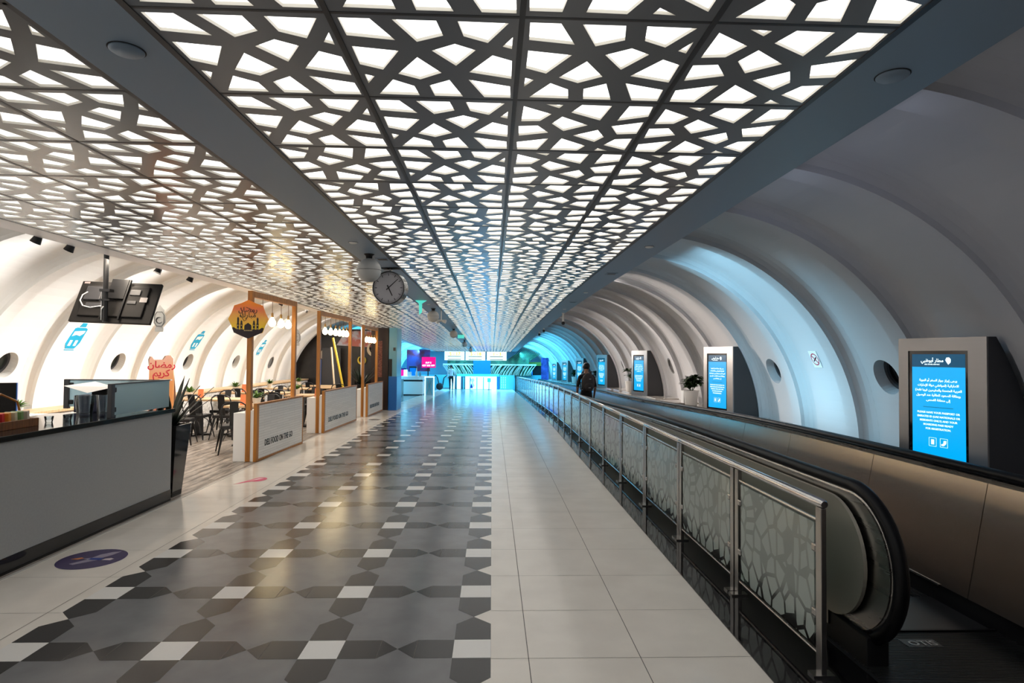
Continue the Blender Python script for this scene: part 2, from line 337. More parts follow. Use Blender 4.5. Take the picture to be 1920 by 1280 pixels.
def arabic(t):
    out = []; i = 0
    def join_next(ch): return ch in _AR and _AR[ch][4] == '4'
    prev = False
    while i < len(t):
        ch = t[i]
        if t[i:i + 2] in _LIG:
            out.append(chr(int(_LIG[t[i:i + 2]], 16) + (1 if prev else 0))); prev = False; i += 2; continue
        if ch in _AR:
            base = int(_AR[ch][:4], 16); k = int(_AR[ch][4]); nx = i + 1 < len(t) and t[i + 1] in _AR and k == 4 and t[i + 1] != 'ء'
            if k == 1: f = 0
            elif k == 2: f = 1 if prev else 0
            else: f = (3 if nx else 1) if prev else (2 if nx else 0)
            out.append(chr(base + f)); prev = (k == 4 and nx); i += 1; continue
        out.append({'(': ')', ')': '('}.get(ch, ch)); prev = False; i += 1
    return ''.join(reversed(out))
def text_mesh(name, lines, size, material, spacing=1.3, ext=0.0015, bold=0.0, align='CENTER', squeeze=1.0):
    """lines: list of str or (str, size); mesh in XY plane, top line baseline at 0, merged."""
    vs = []; fs = []; y = 0
    for ln in lines:
        tx, sz = ln if isinstance(ln, tuple) else (ln, size)
        cu = bpy.data.curves.new('tmp', 'FONT'); cu.body = tx; cu.size = sz; cu.align_x = align; cu.extrude = ext; cu.offset = bold * sz; cu.resolution_u = 2
        ob = bpy.data.objects.new('tmp', cu); C.objects.link(ob)
        dg = bpy.context.evaluated_depsgraph_get(); me = bpy.data.meshes.new_from_object(ob.evaluated_get(dg))
        o = len(vs); vs += [(v.co.x * squeeze, v.co.y + y, v.co.z) for v in me.vertices]; fs += [tuple(i + o for i in p.vertices) for p in me.polygons]
        bpy.data.objects.remove(ob); bpy.data.curves.remove(cu); bpy.data.meshes.remove(me); y -= sz * spacing
    me = bpy.data.meshes.new(name); me.from_pydata(vs, [], fs); me.materials.append(material); me.update(); return me
def text_obj(name, me, origin, xdir, ydir, parent=None, scl=1.0):
    """place a text mesh: local x along xdir, local y along ydir"""
    x = Vector(xdir).normalized(); y = Vector(ydir).normalized(); z = x.cross(y)
    o = bpy.data.objects.new(name, me); C.objects.link(o)
    Mx = Matrix(((x.x, y.x, z.x, origin[0]), (x.y, y.y, z.y, origin[1]), (x.z, y.z, z.z, origin[2]), (0, 0, 0, 1)))
    if parent is not None: o.parent = parent
    o.matrix_local = Mx @ Matrix.Diagonal((scl, scl, 1, 1))
    return o
# ================================================================== THE HALL
YA, YB = -2.5, 44.0
PA = [[(0.026, 0.027), (0.124, 0.028), (0.184, 0.154), (0.029, 0.131)], [(0.193, 0.03), (0.331, 0.031), (0.346, 0.118), (0.255, 0.161)], [(0.398, 0.031), (0.559, 0.035), (0.492, 0.157), (0.413, 0.119)], [(0.575, 0.116), (0.574, 0.193), (0.542, 0.178)], [(0.03, 0.2), (0.184, 0.224), (0.106, 0.364), (0.03, 0.327)], [(0.299, 0.217), (0.381, 0.168), (0.45, 0.207), (0.376, 0.321)], [(0.157, 0.393), (0.243, 0.265), (0.319, 0.378), (0.234, 0.435)], [(0.422, 0.368), (0.508, 0.239), (0.577, 0.275), (0.579, 0.413)], [(0.031, 0.402), (0.064, 0.418), (0.03, 0.478)], [(0.056, 0.57), (0.13, 0.441), (0.204, 0.492), (0.215, 0.574)], [(0.264, 0.484), (0.344, 0.434), (0.389, 0.577), (0.276, 0.576)], [(0.417, 0.428), (0.576, 0.477), (0.581, 0.579), (0.475, 0.578)]]
PB = [[(0.039, 0.057), (0.163, 0.134), (0.119, 0.212), (0.036, 0.22)], [(0.13, 0.033), (0.203, 0.038), (0.19, 0.071)], [(0.281, 0.033), (0.407, 0.037), (0.384, 0.192), (0.246, 0.112)], [(0.48, 0.035), (0.58, 0.036), (0.586, 0.139), (0.461, 0.192)], [(0.175, 0.239), (0.213, 0.159), (0.339, 0.25), (0.237, 0.325)], [(0.027, 0.276), (0.114, 0.266), (0.169, 0.349), (0.033, 0.395)], [(0.289, 0.379), (0.394, 0.303), (0.438, 0.39), (0.403, 0.457)], [(0.448, 0.256), (0.582, 0.202), (0.583, 0.34), (0.493, 0.353)], [(0.026, 0.479), (0.176, 0.424), (0.134, 0.583), (0.033, 0.582)], [(0.24, 0.42), (0.367, 0.514), (0.337, 0.585), (0.2, 0.582)], [(0.436, 0.544), (0.489, 0.579), (0.424, 0.58)], [(0.497, 0.417), (0.577, 0.405), (0.576, 0.565), (0.457, 0.498)]]
CZ = 2.65
def area2(p): return sum(p[i][0] * p[(i + 1) % len(p)][1] - p[(i + 1) % len(p)][0] * p[i][1] for i in range(len(p)))
def panel_variant(holes, rot, mir):
    def T(p):
        x, y = p[0] - 0.3, p[1] - 0.3
        if mir: x = -x
        if rot: x, y = -x, -y
        return (x + 0.3, y + 0.3)
    outer = [(0.006, 0.004), (0.594, 0.004), (0.594, 0.596), (0.006, 0.596)]
    hs = []
    for h in holes:
        q = [T(p) for p in h]
        if area2(q) < 0: q.reverse()
        hs.append(q)
    tri = tessellate_polygon([[Vector((*p, 0)) for p in outer]] + [[Vector((*p, 0)) for p in h] for h in hs])
    pts = outer + [p for h in hs for p in h]; tris = []
    for t in tri:
        a = area2([pts[i] for i in t])
        if abs(a) < 1e-9: continue
        tris.append(tuple(t) if a < 0 else tuple(reversed(t)))      # normal down
    sides = []; o = 4
    for h in hs:
        n = len(h)
        for i in range(n): sides.append((o + i, o + (i + 1) % n))
        o += n
    return pts, tris, sides
VARS = [panel_variant(PA, 0, 0), panel_variant(PB, 0, 0), panel_variant(PA, 1, 0), panel_variant(PB, 1, 0), panel_variant(PA, 0, 1), panel_variant(PB, 0, 1)]
FIX = {(0, 0): 0, (1, 0): 0, (2, 0): 0, (3, 0): 1, (0, 1): 0, (1, 1): 0, (2, 1): 1, (3, 1): 1, (0, 2): 3, (1, 2): 0, (2, 2): 1, (3, 2): 1}
Y0 = 1.831
def perforated(x0, cols, r0, r1, name, sheet, fix, seed):
    rnd = random.Random(seed); mb = MB(); TH = 0.011
    for r in range(r0, r1):
        for c in range(cols):
            k = fix.get((c, r), rnd.choice([0, 0, 1, 1, 2, 3]))
            pts, tris, sides = VARS[k]; ox = x0 + 0.6 * c; oy = Y0 + 0.6 * r
            z = [CZ - cdrop(oy + p[1]) for p in pts]; n = len(pts); o = len(mb.v)
            mb.v += [(ox + p[0], oy + p[1], zz) for p, zz in zip(pts, z)] + [(ox + p[0], oy + p[1], zz + TH) for p, zz in zip(pts, z)]
            mb.f += [tuple(i + o for i in t) for t in tris]; mb.m += [0] * len(tris)
            mb.f += [(a + o, b + o, b + n + o, a + n + o) for a, b in sides]; mb.m += [1] * len(sides)
    return struct(mb.build(name, [sheet, m_hedge], fix=False))
def strip(x0, x1, y0, y1, z0, z1, step=1.0, mi=0, mb=None, fn=None):
    mb = mb or MB(); fn = fn or (cdrop if z0 > 2 else drop)
    ys = yrange(y0, y1, step)
    for a, b in zip(ys, ys[1:]):
        da, db = fn(a), fn(b)
        vs = [(x0, a, z0 - da), (x1, a, z0 - da), (x1, b, z0 - db), (x0, b, z0 - db), (x0, a, z1 - da), (x1, a, z1 - da), (x1, b, z1 - db), (x0, b, z1 - db)]
        mb.add(vs, [(0, 3, 2, 1), (4, 5, 6, 7), (0, 4, 7, 3), (1, 2, 6, 5)] + ([(0, 1, 5, 4)] if a == y0 else []) + ([(3, 7, 6, 2)] if b == y1 else []), mi)
    return mb
XL = -1.116
r0, r1 = -7, 66
ceilR = perforated(XL, 4, r0, r1, 'ceiling', m_sheet, FIX, 3)
ceilL = perforated(-3.870, 4, r0, r1, 'ceiling', m_sheetL, {}, 11)
yc0, yc1 = Y0 + 0.6 * r0, Y0 + 0.6 * r1
for x0, m, p in ((XL, m_diff, ceilR), (-3.870, m_diffL, ceilL)):
    mb = MB()
    for a, b in zip(yrange(yc0, yc1, 1.2), yrange(yc0, yc1, 1.2)[1:]):
        mb.quad((x0, a, CZ + 0.0115 - cdrop(a)), (x0, b, CZ + 0.0115 - cdrop(b)), (x0 + 2.4, b, CZ + 0.0115 - cdrop(b)), (x0 + 2.4, a, CZ + 0.0115 - cdrop(a)))
    mb.build('light_diffuser', m, p, fix=False)
    g = MB()
    for c in range(5):
        w_ = 0.009 if 0 < c < 4 else 0.012
        strip(x0 + 0.6 * c - w_, x0 + 0.6 * c + w_, yc0, yc1, CZ - (0.004 if x0 == XL else 0.001), CZ + 0.010, 0.6, 0, g)
    for r in range(r0, r1 + 1):
        y = Y0 + 0.6 * r; g.box(x0, x0 + 2.4, y - 0.006, y + 0.006, CZ - 0.001 - cdrop(y), CZ + 0.010 - cdrop(y))
    g.build('ceiling_grid', m_runner, p, fix=False)
# opaque deck over the whole suspended ceiling
struct(strip(-4.14, 1.66, yc0, yc1, CZ + 0.05, CZ + 0.10).build('ceiling', m_soffit))
# plain soffits: between the two fields, beside the right vault, beside the cafe vault
struct(strip(-1.458, -1.128, yc0, yc1, CZ - 0.002, CZ + 0.05).build('trim_1', m_soffit))
struct(strip(1.296, 1.655, yc0, yc1, CZ - 0.002, CZ + 0.16).build('trim_2', m_soffit))
struct(strip(-4.13, -3.882, yc0, yc1, CZ - 0.002, CZ + 0.12).build('trim_3', m_soffitL))
b = MB(); b.box(-3.87, 1.28, yc1, yc1 + 0.05, CZ - 0.02 - cdrop(yc1), CZ + 0.1 - cdrop(yc1)); struct(b.build('trim_4', m_runner))

# ---- vaults
RI, RO, CZV = 2.38, 2.505, 0.58
CXL = -4.4
def vault(name, cx, sgn, mt, ports, ztop=112, th0=-14):
    """ribbed barrel; sgn=+1 right wall, -1 left wall.  theta measured from horizontal."""
    mb = MB()
    def P(y, R, th): return (cx + sgn * R * cos(th), y, CZV + R * sin(th) - drop(y))
    A, B_ = radians(th0), radians(ztop)
    pt_th = math.asin((1.42 - CZV) / RO); hr = 0.19
    d_th = 0.30 / RO
    def band(ya, Ra, yb, Rb, t0, t1, n):
        for i in range(n):
            a = t0 + (t1 - t0) * i / n; c = t0 + (t1 - t0) * (i + 1) / n
            mb.add([P(ya, Ra, a), P(yb, Rb, a), P(yb, Rb, c), P(ya, Ra, c)], [(0, 1, 2, 3)])
    k0, k1 = -7, 30
    for k in range(k0, k1):
        y = 6.6 + 1.25 * k; N = 44
        prof = [(0, RI), (0.19, RI), (0.195, RI + 0.012), (0.25, RI + 0.012), (0.25, RO - 0.02), (0.27, RO)]
        for (ya, Ra), (yb, Rb) in zip(prof, prof[1:]): band(y + ya, Ra, y + yb, Rb, A, B_, N)
        tail = [(1.08, RO), (1.16, RO - 0.012), (1.21, RO - 0.035), (1.25, RO - 0.075), (1.25, RI)]
        for (ya, Ra), (yb, Rb) in zip(tail, tail[1:]): band(y + ya, Ra, y + yb, Rb, A, B_, N)
        yc = y + 0.75
        if k in ports:
            t0, t1 = pt_th - d_th, pt_th + d_th
            band(y + 0.27, RO, y + 1.08, RO, A, t0, 14); band(y + 0.27, RO, y + 1.08, RO, t1, B_, 26)
            n = 32; inn = []; out = []; dep = []
            for i in range(n):
                a = 2 * pi * (i + 0.5) / n; ca, sa = cos(a), sin(a)
                inn.append((yc + hr * ca, pt_th + hr * sa / RO))
                hx = (0.33 if ca > 0 else 0.48); q = min(hx / abs(ca) if abs(ca) > 1e-6 else 9, (d_th * RO) / abs(sa) if abs(sa) > 1e-6 else 9)
                out.append((yc + q * ca, pt_th + q * sa / RO))
            # corners
            for i in range(n):
                j = (i + 1) % n
                mb.add([P(inn[i][0], RO, inn[i][1]), P(out[i][0], RO, out[i][1]), P(out[j][0], RO, out[j][1]), P(inn[j][0], RO, inn[j][1])], [(0, 1, 2, 3)])
                mb.add([P(inn[i][0], RO, inn[i][1]), P(inn[j][0], RO, inn[j][1]), P(inn[j][0], RO + 0.22, inn[j][1]), P(inn[i][0], RO + 0.22, inn[i][1])], [(0, 1, 2, 3)])
                # fill the four corner triangles
                yi, ti = out[i]; yj, tj = out[j]
                if abs(yi - yj) > 1e-5 and abs(ti - tj) > 1e-6:
                    cy_ = y + 1.08 if max(yi, yj) > yc else y + 0.27; ct = t1 if max(ti, tj) > pt_th else t0
                    mb.add([P(yi, RO, ti), P(yj, RO, tj), P(cy_, RO, ct)], [(0, 1, 2)])
        else:
            band(y + 0.27, RO, y + 1.08, RO, A, B_, N)
    o = struct(mb.build(name, mt, smooth=30, fix=False)); return o, P, pt_th
LPORT = [0, -1 + 2, 1, 3, 5, 7]; LPORT = [-3, -1, 1, 3, 5, 7, 9]
RPORT = [-1, 1, 3, 5, 9]
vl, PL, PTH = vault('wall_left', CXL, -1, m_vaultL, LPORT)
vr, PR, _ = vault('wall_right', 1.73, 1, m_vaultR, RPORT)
def porthole(idx, P, k, glass, sgn, depth):
    yc = 6.6 + 1.25 * k + 0.75; c0 = Vector(P(yc, RO, PTH)); c1 = Vector(P(yc, RO + 0.1, PTH)); nrm = (c1 - c0).normalized()
    q = Vector((0, 0, 1)).rotation_difference(nrm).to_matrix().to_4x4()
    g = MB(); g.lathe([(0.198, 0), (0.198, 0.02)], c0 + nrm * depth, 32, 0, q); o = g.build('window_%d' % idx, glass); struct(o)
    f = MB(); pr = [(0.150, -0.03), (0.192, -0.03), (0.196, 0.0), (0.152, 0.0)]
    vs = []; n = 32
    for r_, z_ in pr:
        for i in range(n): vs.append(c0 + nrm * depth + q.to_3x3() @ Vector((r_ * cos(2 * pi * i / n), r_ * sin(2 * pi * i / n), z_)))
    fs = [(a * n + i, a * n + (i + 1) % n, ((a + 1) % 4) * n + (i + 1) % n, ((a + 1) % 4) * n + i) for a in range(4) for i in range(n)]
    f.add(vs, fs).build('window_frame', m_dgray if glass is not m_blind else m_blind, o)
i = 1
for k in LPORT: porthole(i, PL, k, m_glassg if k < 8 else m_blind, -1, 0.15 if k < 8 else 0.03); i += 1
for k in RPORT: porthole(i, PR, k, m_glassd if k < 4 else m_blind, 1, 0.15 if k < 4 else 0.03); i += 1
# far end wall and rear wall, outer shells
b = MB(); b.box(-7.3, 4.5, YB + 1.5, YB + 1.7, -1.4, 3.4); struct(b.build('wall_back', mat('far end wall', (0.25, 0.55, 0.78), 0.7)))
b = MB(); b.box(-7.3, 4.5, YA - 0.2, YA, -0.2, 3.4); struct(b.build('wall_front', m_vaultR))

# ---- floor
fl = MB()
def flat(poly, z, mi):
    n = len(poly); fl.add([(x, y, z - drop(y)) for x, y in poly], [tuple(range(n))], mi)
ys = yrange(YA, YB, 0.4)
for a, b_ in zip(ys, ys[1:]):
    flat([(-3.42, a), (-2.615, a), (-2.615, b_), (-3.42, b_)], 0, 0)
    flat([(-2.615, a), (0.008, a), (0.008, b_), (-2.615, b_)], 0, 1)
    flat([(0.008, a), (1.409, a), (1.409, b_), (0.008, b_)], 0, 0)
cols = [-0.095, -0.907, -1.719, -2.531]; PX = 0.812; PY = 0.8; H1 = 0.102; RL = 0.205
Zd, Zw = 0.0006, 0.0006
j = -7
while True:
    yc = 3.335 + PY * j; j += 1
    if yc > YB - 1: break
    for ci, xc in enumerate(cols):
        right_edge, left_edge = ci == 0, ci == 3
        hw = H1
        flat([(xc - hw, yc - H1), (xc + hw, yc - H1), (xc + hw, yc + H1), (xc - hw, yc + H1)], Zw, 2)
        ylim = PY / 2; xlim = PX / 2; ty = yc + H1 + 0.2
        for s in (1, -1):
            # arms along y
            q = [(xc - hw, yc + s * H1), (xc + hw, yc + s * H1), (xc + hw, yc + s * (H1 + 0.2)), (xc, yc + s * ylim), (xc - hw, yc + s * (H1 + 0.2))]
            flat(q if s == 1 else q[::-1], Zd, 3)
            if right_edge: 
                q = [(xc, yc + s * ylim), (xc + hw + 0.001, yc + s * (H1 + 0.2)), (xc + hw + 0.001, yc + s * ylim)]
                flat(q if s == -1 else q[::-1], Zd, 0)
            if left_edge:
                q = [(xc, yc + s * ylim), (xc - hw - 0.001, yc + s * (H1 + 0.2)), (xc - hw - 0.001, yc + s * ylim)]
                flat(q if s == 1 else q[::-1], Zd, 0)
        if not right_edge:
            flat([(xc + hw, yc - H1), (xc + hw + RL, yc - H1), (xc + xlim, yc), (xc + hw + RL, yc + H1), (xc + hw, yc + H1)], Zd, 3)
            x = xc + hw + RL; flat([(x - .0015, yc - H1), (x + .0015, yc - H1), (x + .0015, yc + H1), (x - .0015, yc + H1)], 0.0009, 4)
        if not left_edge:
            flat([(xc - hw, yc - H1), (xc - hw, yc + H1), (xc - hw - RL, yc + H1), (xc - xlim, yc), (xc - hw - RL, yc - H1)], Zd, 3)
            x = xc - hw - RL; flat([(x - .0015, yc - H1), (x + .0015, yc - H1), (x + .0015, yc + H1), (x - .0015, yc + H1)], 0.0009, 4)
def joint_y(x, w_=0.0022):
    for a, b_ in zip(ys, ys[1:]): flat([(x - w_, a), (x + w_, a), (x + w_, b_), (x - w_, b_)], 0.0008, 4)
for x in (0.2086, 0.8086, 1.409, -2.72): joint_y(x)
y = 3.2226 - 0.6 * 9
while y < YB - 1:
    flat([(0.008, y - .0012), (1.409, y - .0012), (1.409, y + .0012), (0.008, y + .0012)], 0.0008, 4)
    flat([(-3.42, y - .0012), (-2.633, y - .0012), (-2.633, y + .0012), (-3.42, y + .0012)], 0.0008, 4); y += 0.6
floor = fl.build('floor', [m_tile, m_gray, m_white, m_dark, m_joint], fix=False); struct(floor)
struct(strip(1.409, 1.93, YA, YB, -0.05, -0.0005, 0.4).build('floor', m_granite))
struct(strip(-6.95, -3.45, YA, 21.2, -0.05, 0.0, 0.4).build('floor', m_wfloor))
struct(strip(-6.95, -3.45, 21.2, YB, -0.05, 0.0, 0.4).build('floor', mat('blue grey shop floor', (0.25, 0.28, 0.3), 0.15)))
struct(strip(-3.45, -3.42, YA, YB, -0.05, 0.003, 0.4).build('trim_5', mat('pale threshold strip', (0.55, 0.53, 0.5), 0.3)))

# ---- marble ledge on the right, in front of the vault
lg = strip(3.26, 4.30, YA, YB, 0.64, 0.68, 1.0); strip(3.28, 3.32, YA, YB, -0.05, 0.64, 1.0, 0, lg)
struct(lg.build('trim_6', m_marble))
lt = MB()
for k in range(-3, 30):
    y = 6.6 + 1.25 * k; d = drop(y + 0.7); lt.box(3.62, 4.2, y + 0.34, y + 1.2, 0.68 - d, 0.70 - d)
struct(lt.build('trim_7', m_marble, bevel=0.004))
# ================================================================== RIGHT SIDE: RAILINGS, MOVING WALKWAY
ORD = ['nearest', 'second', 'third', 'fourth', 'fifth', 'sixth', 'seventh', 'eighth', 'ninth', 'tenth', 'eleventh', 'twelfth', 'thirteenth', 'fourteenth', 'fifteenth', 'sixteenth']
RX = 1.684
def rail_section(L, dz):
    """one railing bay running along +y for L metres; dz(y)->z offset at its far end relative to its start"""
    r = bpy.data.objects.new('glass_railing', None); C.objects.link(r)
    e = dz
    for yy, zz in ((0.0, 0.0), (L, e)):
        p = MB(); p.box(-0.014, 0.014, yy - 0.027, yy + 0.027, 0.0 + zz, 0.845 + zz); p.build('post', m_rail, r, bevel=0.003)
        q = MB(); s = 1 if yy == 0 else -1; q.box(-0.055, 0.055, yy - 0.031, yy + 0.031, zz, zz + 0.012); q.build('base_plate', m_rail, r)
    h = MB(); h.tube([(0, -0.035, 0.866), (0, -0.02, 0.868), (0, L + 0.03, 0.868 + e)], [0.018, 0.024, 0.024], 14); h.build('handrail', m_chrome, r, smooth=40)
    for nm, z in (('upper_bar', 0.775), ('lower_bar', 0.10)):
        k = MB(); k.tube([(0, 0.02, z), (0, L - 0.02, z + e)], 0.009, 8); k.build(nm, m_chrome, r, smooth=40)
    g = MB(); a, b_ = 0.055, L - 0.055
    def G(y, z): return z + e * y / L
    vs = [(x, y, G(y, z)) for x in (-0.005, 0.005) for y in (a, b_) for z in (0.125, 0.755)]
    g.add(vs, [(0, 1, 3, 2), (4, 6, 7, 5), (0, 2, 6, 4), (1, 5, 7, 3), (0, 4, 5, 1), (2, 3, 7, 6)]); g.build('glass_pane', m_etch, r)
    for yy in (0.046, L - 0.046):
        for z in (0.30, 0.63):
            c = MB(); c.cbox((-0.002, yy, G(yy, z)), (0.03, 0.045, 0.042)); c.build('glass_clamp', m_rail, r, bevel=0.008)
    return r
y = 3.03; n = 0
rails = []
while y < 40:
    L = 1.03 if n == 0 else 1.14
    z0, z1 = -drop(y), -drop(y + L)
    key = round((z1 - z0) * 200)
    src = None
    for kk, rr in rails:
        if kk == (n == 0, key): src = rr
    if src is None:
        o = rail_section(L, z1 - z0); rails.append(((n == 0, key), o))
    else: o = copy_tree(src)
    o.location = (RX - 0.0015 * (y - 3), y, z0 - 0.0005)
    if n < 12:
        lb = 'steel and etched glass railing bay, %s from the camera along the walkway' % ORD[n]
    elif n < 20: lb = 'steel railing bay beside the backpack wearer, between the near run and the blue lit end'
    else: lb = 'blue tinted steel railing bay in the sloping far stretch of the corridor'
    tag(o, lb, 'railing', 'steel and glass railing bays beside the moving walkway')
    y += L + (0.075 if n == 0 else 0.065); n += 1

# left balustrade with its rounded newel
def loop_pts(x, yc, zc, r, yfar, fn, n=40, zt=None):
    pts = [(x, yfar, zc + r - fn(yfar))]
    yy = yfar - 0.6
    while yy > yc + 0.7: pts.append((x, yy, zc + r - fn(yy))); yy -= 0.6
    for i in range(n + 1):
        a = pi / 2 + pi * 1.02 * i / n; pts.append((x, yc + r * cos(a), zc + r * sin(a)))
    pts.append((x, yc + 0.35, zc - r + 0.02)); return pts
def bal(x, sgn, yc, yfar, label, xr, gap):
    """sgn: direction towards the belt"""
    t = empty('walkway_balustrade', (0, 0, 0), label, 'moving walkway', 'balustrades of the moving walkway')
    ZC, R_ = 0.495, 0.405
    h = MB(); h.tube(loop_pts(x, yc, ZC, R_, yfar, bdrop), 0.036, 12, flat=None); h.build('rubber_handrail', m_rubber, t, smooth=60)
    def plate(xa, xb, R2, yend, mt, nm, seams=None, zlow=0.08, cy=0.0):
        mb = MB(); n = 24; prof = []
        for i in range(n + 1):
            a = pi / 2 + pi * i / n; prof.append((yc + cy + R2 * cos(a), ZC + R2 * sin(a)))
        prof = [p for p in prof if p[1] > zlow] 
        prof = prof + [(yc + cy + 0.0, zlow)]
        def f(a, b, tt): return (tt, a, b)
        mb.prism(prof, f, xa, xb)
        ysx = yrange(yc + cy, yend, 0.6)
        for a, b_ in zip(ysx, ysx[1:]):
            da, db = bdrop(a), bdrop(b_)
            mb.add([(xx, yy, zz - dd) for xx in (xa, xb) for yy, dd in ((a, da), (b_, db)) for zz in (zlow, ZC + R2)],
                   [(0, 1, 3, 2), (4, 6, 7, 5), (0, 2, 6, 4), (1, 5, 7, 3)])
        return mb.build(nm, mt, t)
    plate(x - 0.03, x + 0.03, 0.365, yfar, m_steel, 'balustrade_core')
    rim = MB(); rim.tube([(x - sgn * 0.0, p[1], p[2]) for p in loop_pts(x, yc, ZC, 0.362, yfar, bdrop)], 0.022, 8, flat=None); rim.build('handrail_guide', m_steel, t, smooth=60)
    plate(x + sgn * 0.035, x + sgn * 0.055, 0.31, yfar, m_steeld, 'inner_panel')
    plate(x - sgn * 0.07, x - sgn * 0.05, 0.335, yfar, mat('pale satin cladding', (0.42, 0.40, 0.34), 0.35, 0.5), 'outer_panel', cy=0.12)
    # raking deck strips along the top, below the handrail
    for dx, zz, mt_ in ((0.075, 0.80, m_steel), (0.115, 0.77, m_steeld)):
        s_ = strip(x + sgn * dx - 0.022, x + sgn * dx + 0.022, yc + 0.35, yfar, zz - 0.012, zz, 0.6, fn=bdrop); s_.build('deck_strip', mt_, t)
    sk = strip(x + sgn * 0.07, x + sgn * 0.12, yc - 0.05, yfar, -0.02, 0.16, 0.6, fn=bdrop); sk.build('skirt', m_black, t)
    nb = MB(); nb.box(x - 0.06, x + 0.06, yc - 0.22, yc + 0.5, 0.0, 0.155); nb.build('newel_base', m_black, t, bevel=0.006)
    return t
bal(2.02, 1, 3.315, 40.0, 'left balustrade of the moving walkway with rounded black handrail end, beside the glass railing', None, 0)
# right balustrade: tall bronze panels facing the belt
t = empty('walkway_balustrade', (0, 0, 0), 'right balustrade of tall bronze metal panels under a black handrail, below the kiosks', 'moving walkway', 'balustrades of the moving walkway')
h = MB(); h.tube([(3.11, yy, 0.90 - bdrop(yy)) for yy in yrange(1.2, 40, 0.8)], 0.034, 12); h.build('rubber_handrail', m_rubber, t, smooth=60)
strip(3.06, 3.16, 1.2, 40, 0.845, 0.872, 0.8, fn=bdrop).build('handrail_guide', m_steel, t)
yy = 1.2; cnt = 0
while yy < 40:
    L = 1.12 if cnt % 3 else 1.35
    pz = MB()
    for a_, b_ in zip(yrange(yy + 0.003, yy + L - 0.003, 0.6), yrange(yy + 0.003, yy + L - 0.003, 0.6)[1:]):
        vs = []
        for dx in (0.0, 0.02):
            for q_ in (a_, b_):
                for x_, z_ in ((2.965, 0.12), (3.105, 0.845)): vs.append((x_ + dx, q_, z_ - bdrop(q_)))
        pz.add(vs, [(0, 1, 3, 2), (4, 6, 7, 5), (0, 2, 6, 4), (1, 5, 7, 3), (0, 4, 5, 1), (2, 3, 7, 6)])
    pz.build('bronze_panel', m_steeld, t); yy += L; cnt += 1
strip(2.99, 3.05, 1.2, 40, -0.02, 0.12, 0.8, fn=bdrop).build('skirt', m_black, t)
strip(2.955, 2.985, 3.9, 40, 0.115, 0.127, 0.8, fn=bdrop).build('skirt_trim', m_steel, t)
dk = strip(3.165, 3.26, 1.2, 40, 0.80, 0.83, 0.8, fn=bdrop); strip(3.255, 3.275, 1.2, 40, 0.2, 0.82, 0.8, 0, dk, fn=bdrop); dk.build('top_deck', m_steel, t)
# belt and comb plate
t = empty('walkway_belt', (0, 0, 0), 'dark ribbed travelling belt of the moving walkway running into the distance', 'moving walkway')
mb = strip(2.15, 2.99, 4.0, 40, -0.06, -0.012, 0.6, fn=bdrop)
mb.build('pallets', m_grate, t)
rb = MB()
for i in range(36):
    x = 2.15 + i * 0.0235; strip(x, x + 0.010, 4.0, 14, -0.014, -0.006, 2.0, 0, rb, fn=bdrop)
rb.build('ribs', m_grate, t)
t = empty('comb_plate', (0, 0, 0), 'ribbed dark metal landing plate with small maker lettering at the walkway entry', 'floor plate')
mb = MB(); mb.box(1.93, 2.96, 1.0, 3.48, -0.03, 0.002); mb.box(2.1, 2.96, 3.5, 3.98, -0.03, 0.012); mb.build('plate', m_grate, t)
rb = MB()
for i in range(120):
    yv = 1.8 + i * 0.0145
    if yv < 3.47: rb.box(1.95, 3.0, yv, yv + 0.006, 0.002, 0.006)
rb.build('anti_slip_ribs', m_grate, t)
mb = MB(); mb.box(2.12, 3.02, 3.485, 3.50, 0.0, 0.014); mb.build('joint_strip', m_black, t)
mb = MB(); mb.box(2.33, 2.53, 3.3, 3.39, 0.002, 0.0075); mb.build('name_field', m_grate, t)
text_obj('lettering', text_mesh('lettering', ['OTIS'], 0.075, m_silver, bold=0.02), (2.435, 3.315, 0.0085), (1, 0, 0), (0, 1, 0), t)
struct(strip(2.99, 3.30, YA, 1.19, -0.03, 0.68, 1.0).build('trim_8', m_steeld))
struct(strip(2.12, 3.3, YA, 1.0, -0.05, 0.0, 1.0).build('trim_9', m_grate))

# ================================================================== KIOSKS on the ledge
AR_LINES = [arabic('يرجى إبراز جواز السفر أو الهوية'), arabic('الاماراتية (لمواطني دولة الإمارات'), arabic('العربية المتحدة والمقيمين فيها فقط)'), arabic('وبطاقة الصعود للطائرة عند الوصول'), arabic('إلى منطقة الفحص.')]
me_ar = text_mesh('arabic_lines', AR_LINES, 0.037, m_screent, 1.55, 0.0006, 0.012)
me_en = text_mesh('english_lines', ['PLEASE HAVE YOUR PASSPORT OR', 'EMIRATES ID (UAE NATIONALS OR', 'RESIDENTS ONLY) AND YOUR', 'BOARDING PASS READY', 'FOR REGISTRATION.'], 0.0255, m_screent, 1.5, 0.0006, 0.012)
me_lg = text_mesh('logo_text', [(arabic('مطار أبوظبي'), 0.044)], 0.04, m_screent, 1, 0.0006, 0.015)
me_lg2 = text_mesh('logo_sub', [('ABU DHABI AIRPORT', 0.0165)], 0.04, m_screent, 1, 0.0006, 0.01)
FW, FH = 0.70, 1.10           # housing front
ang = atan2(0.215, 0.665)
fdir = Vector((sin(ang), -cos(ang), 0))        # along the front, from far-left to near-right
fn_ = Vector((-cos(ang), -sin(ang), 0))        # outward normal of the front
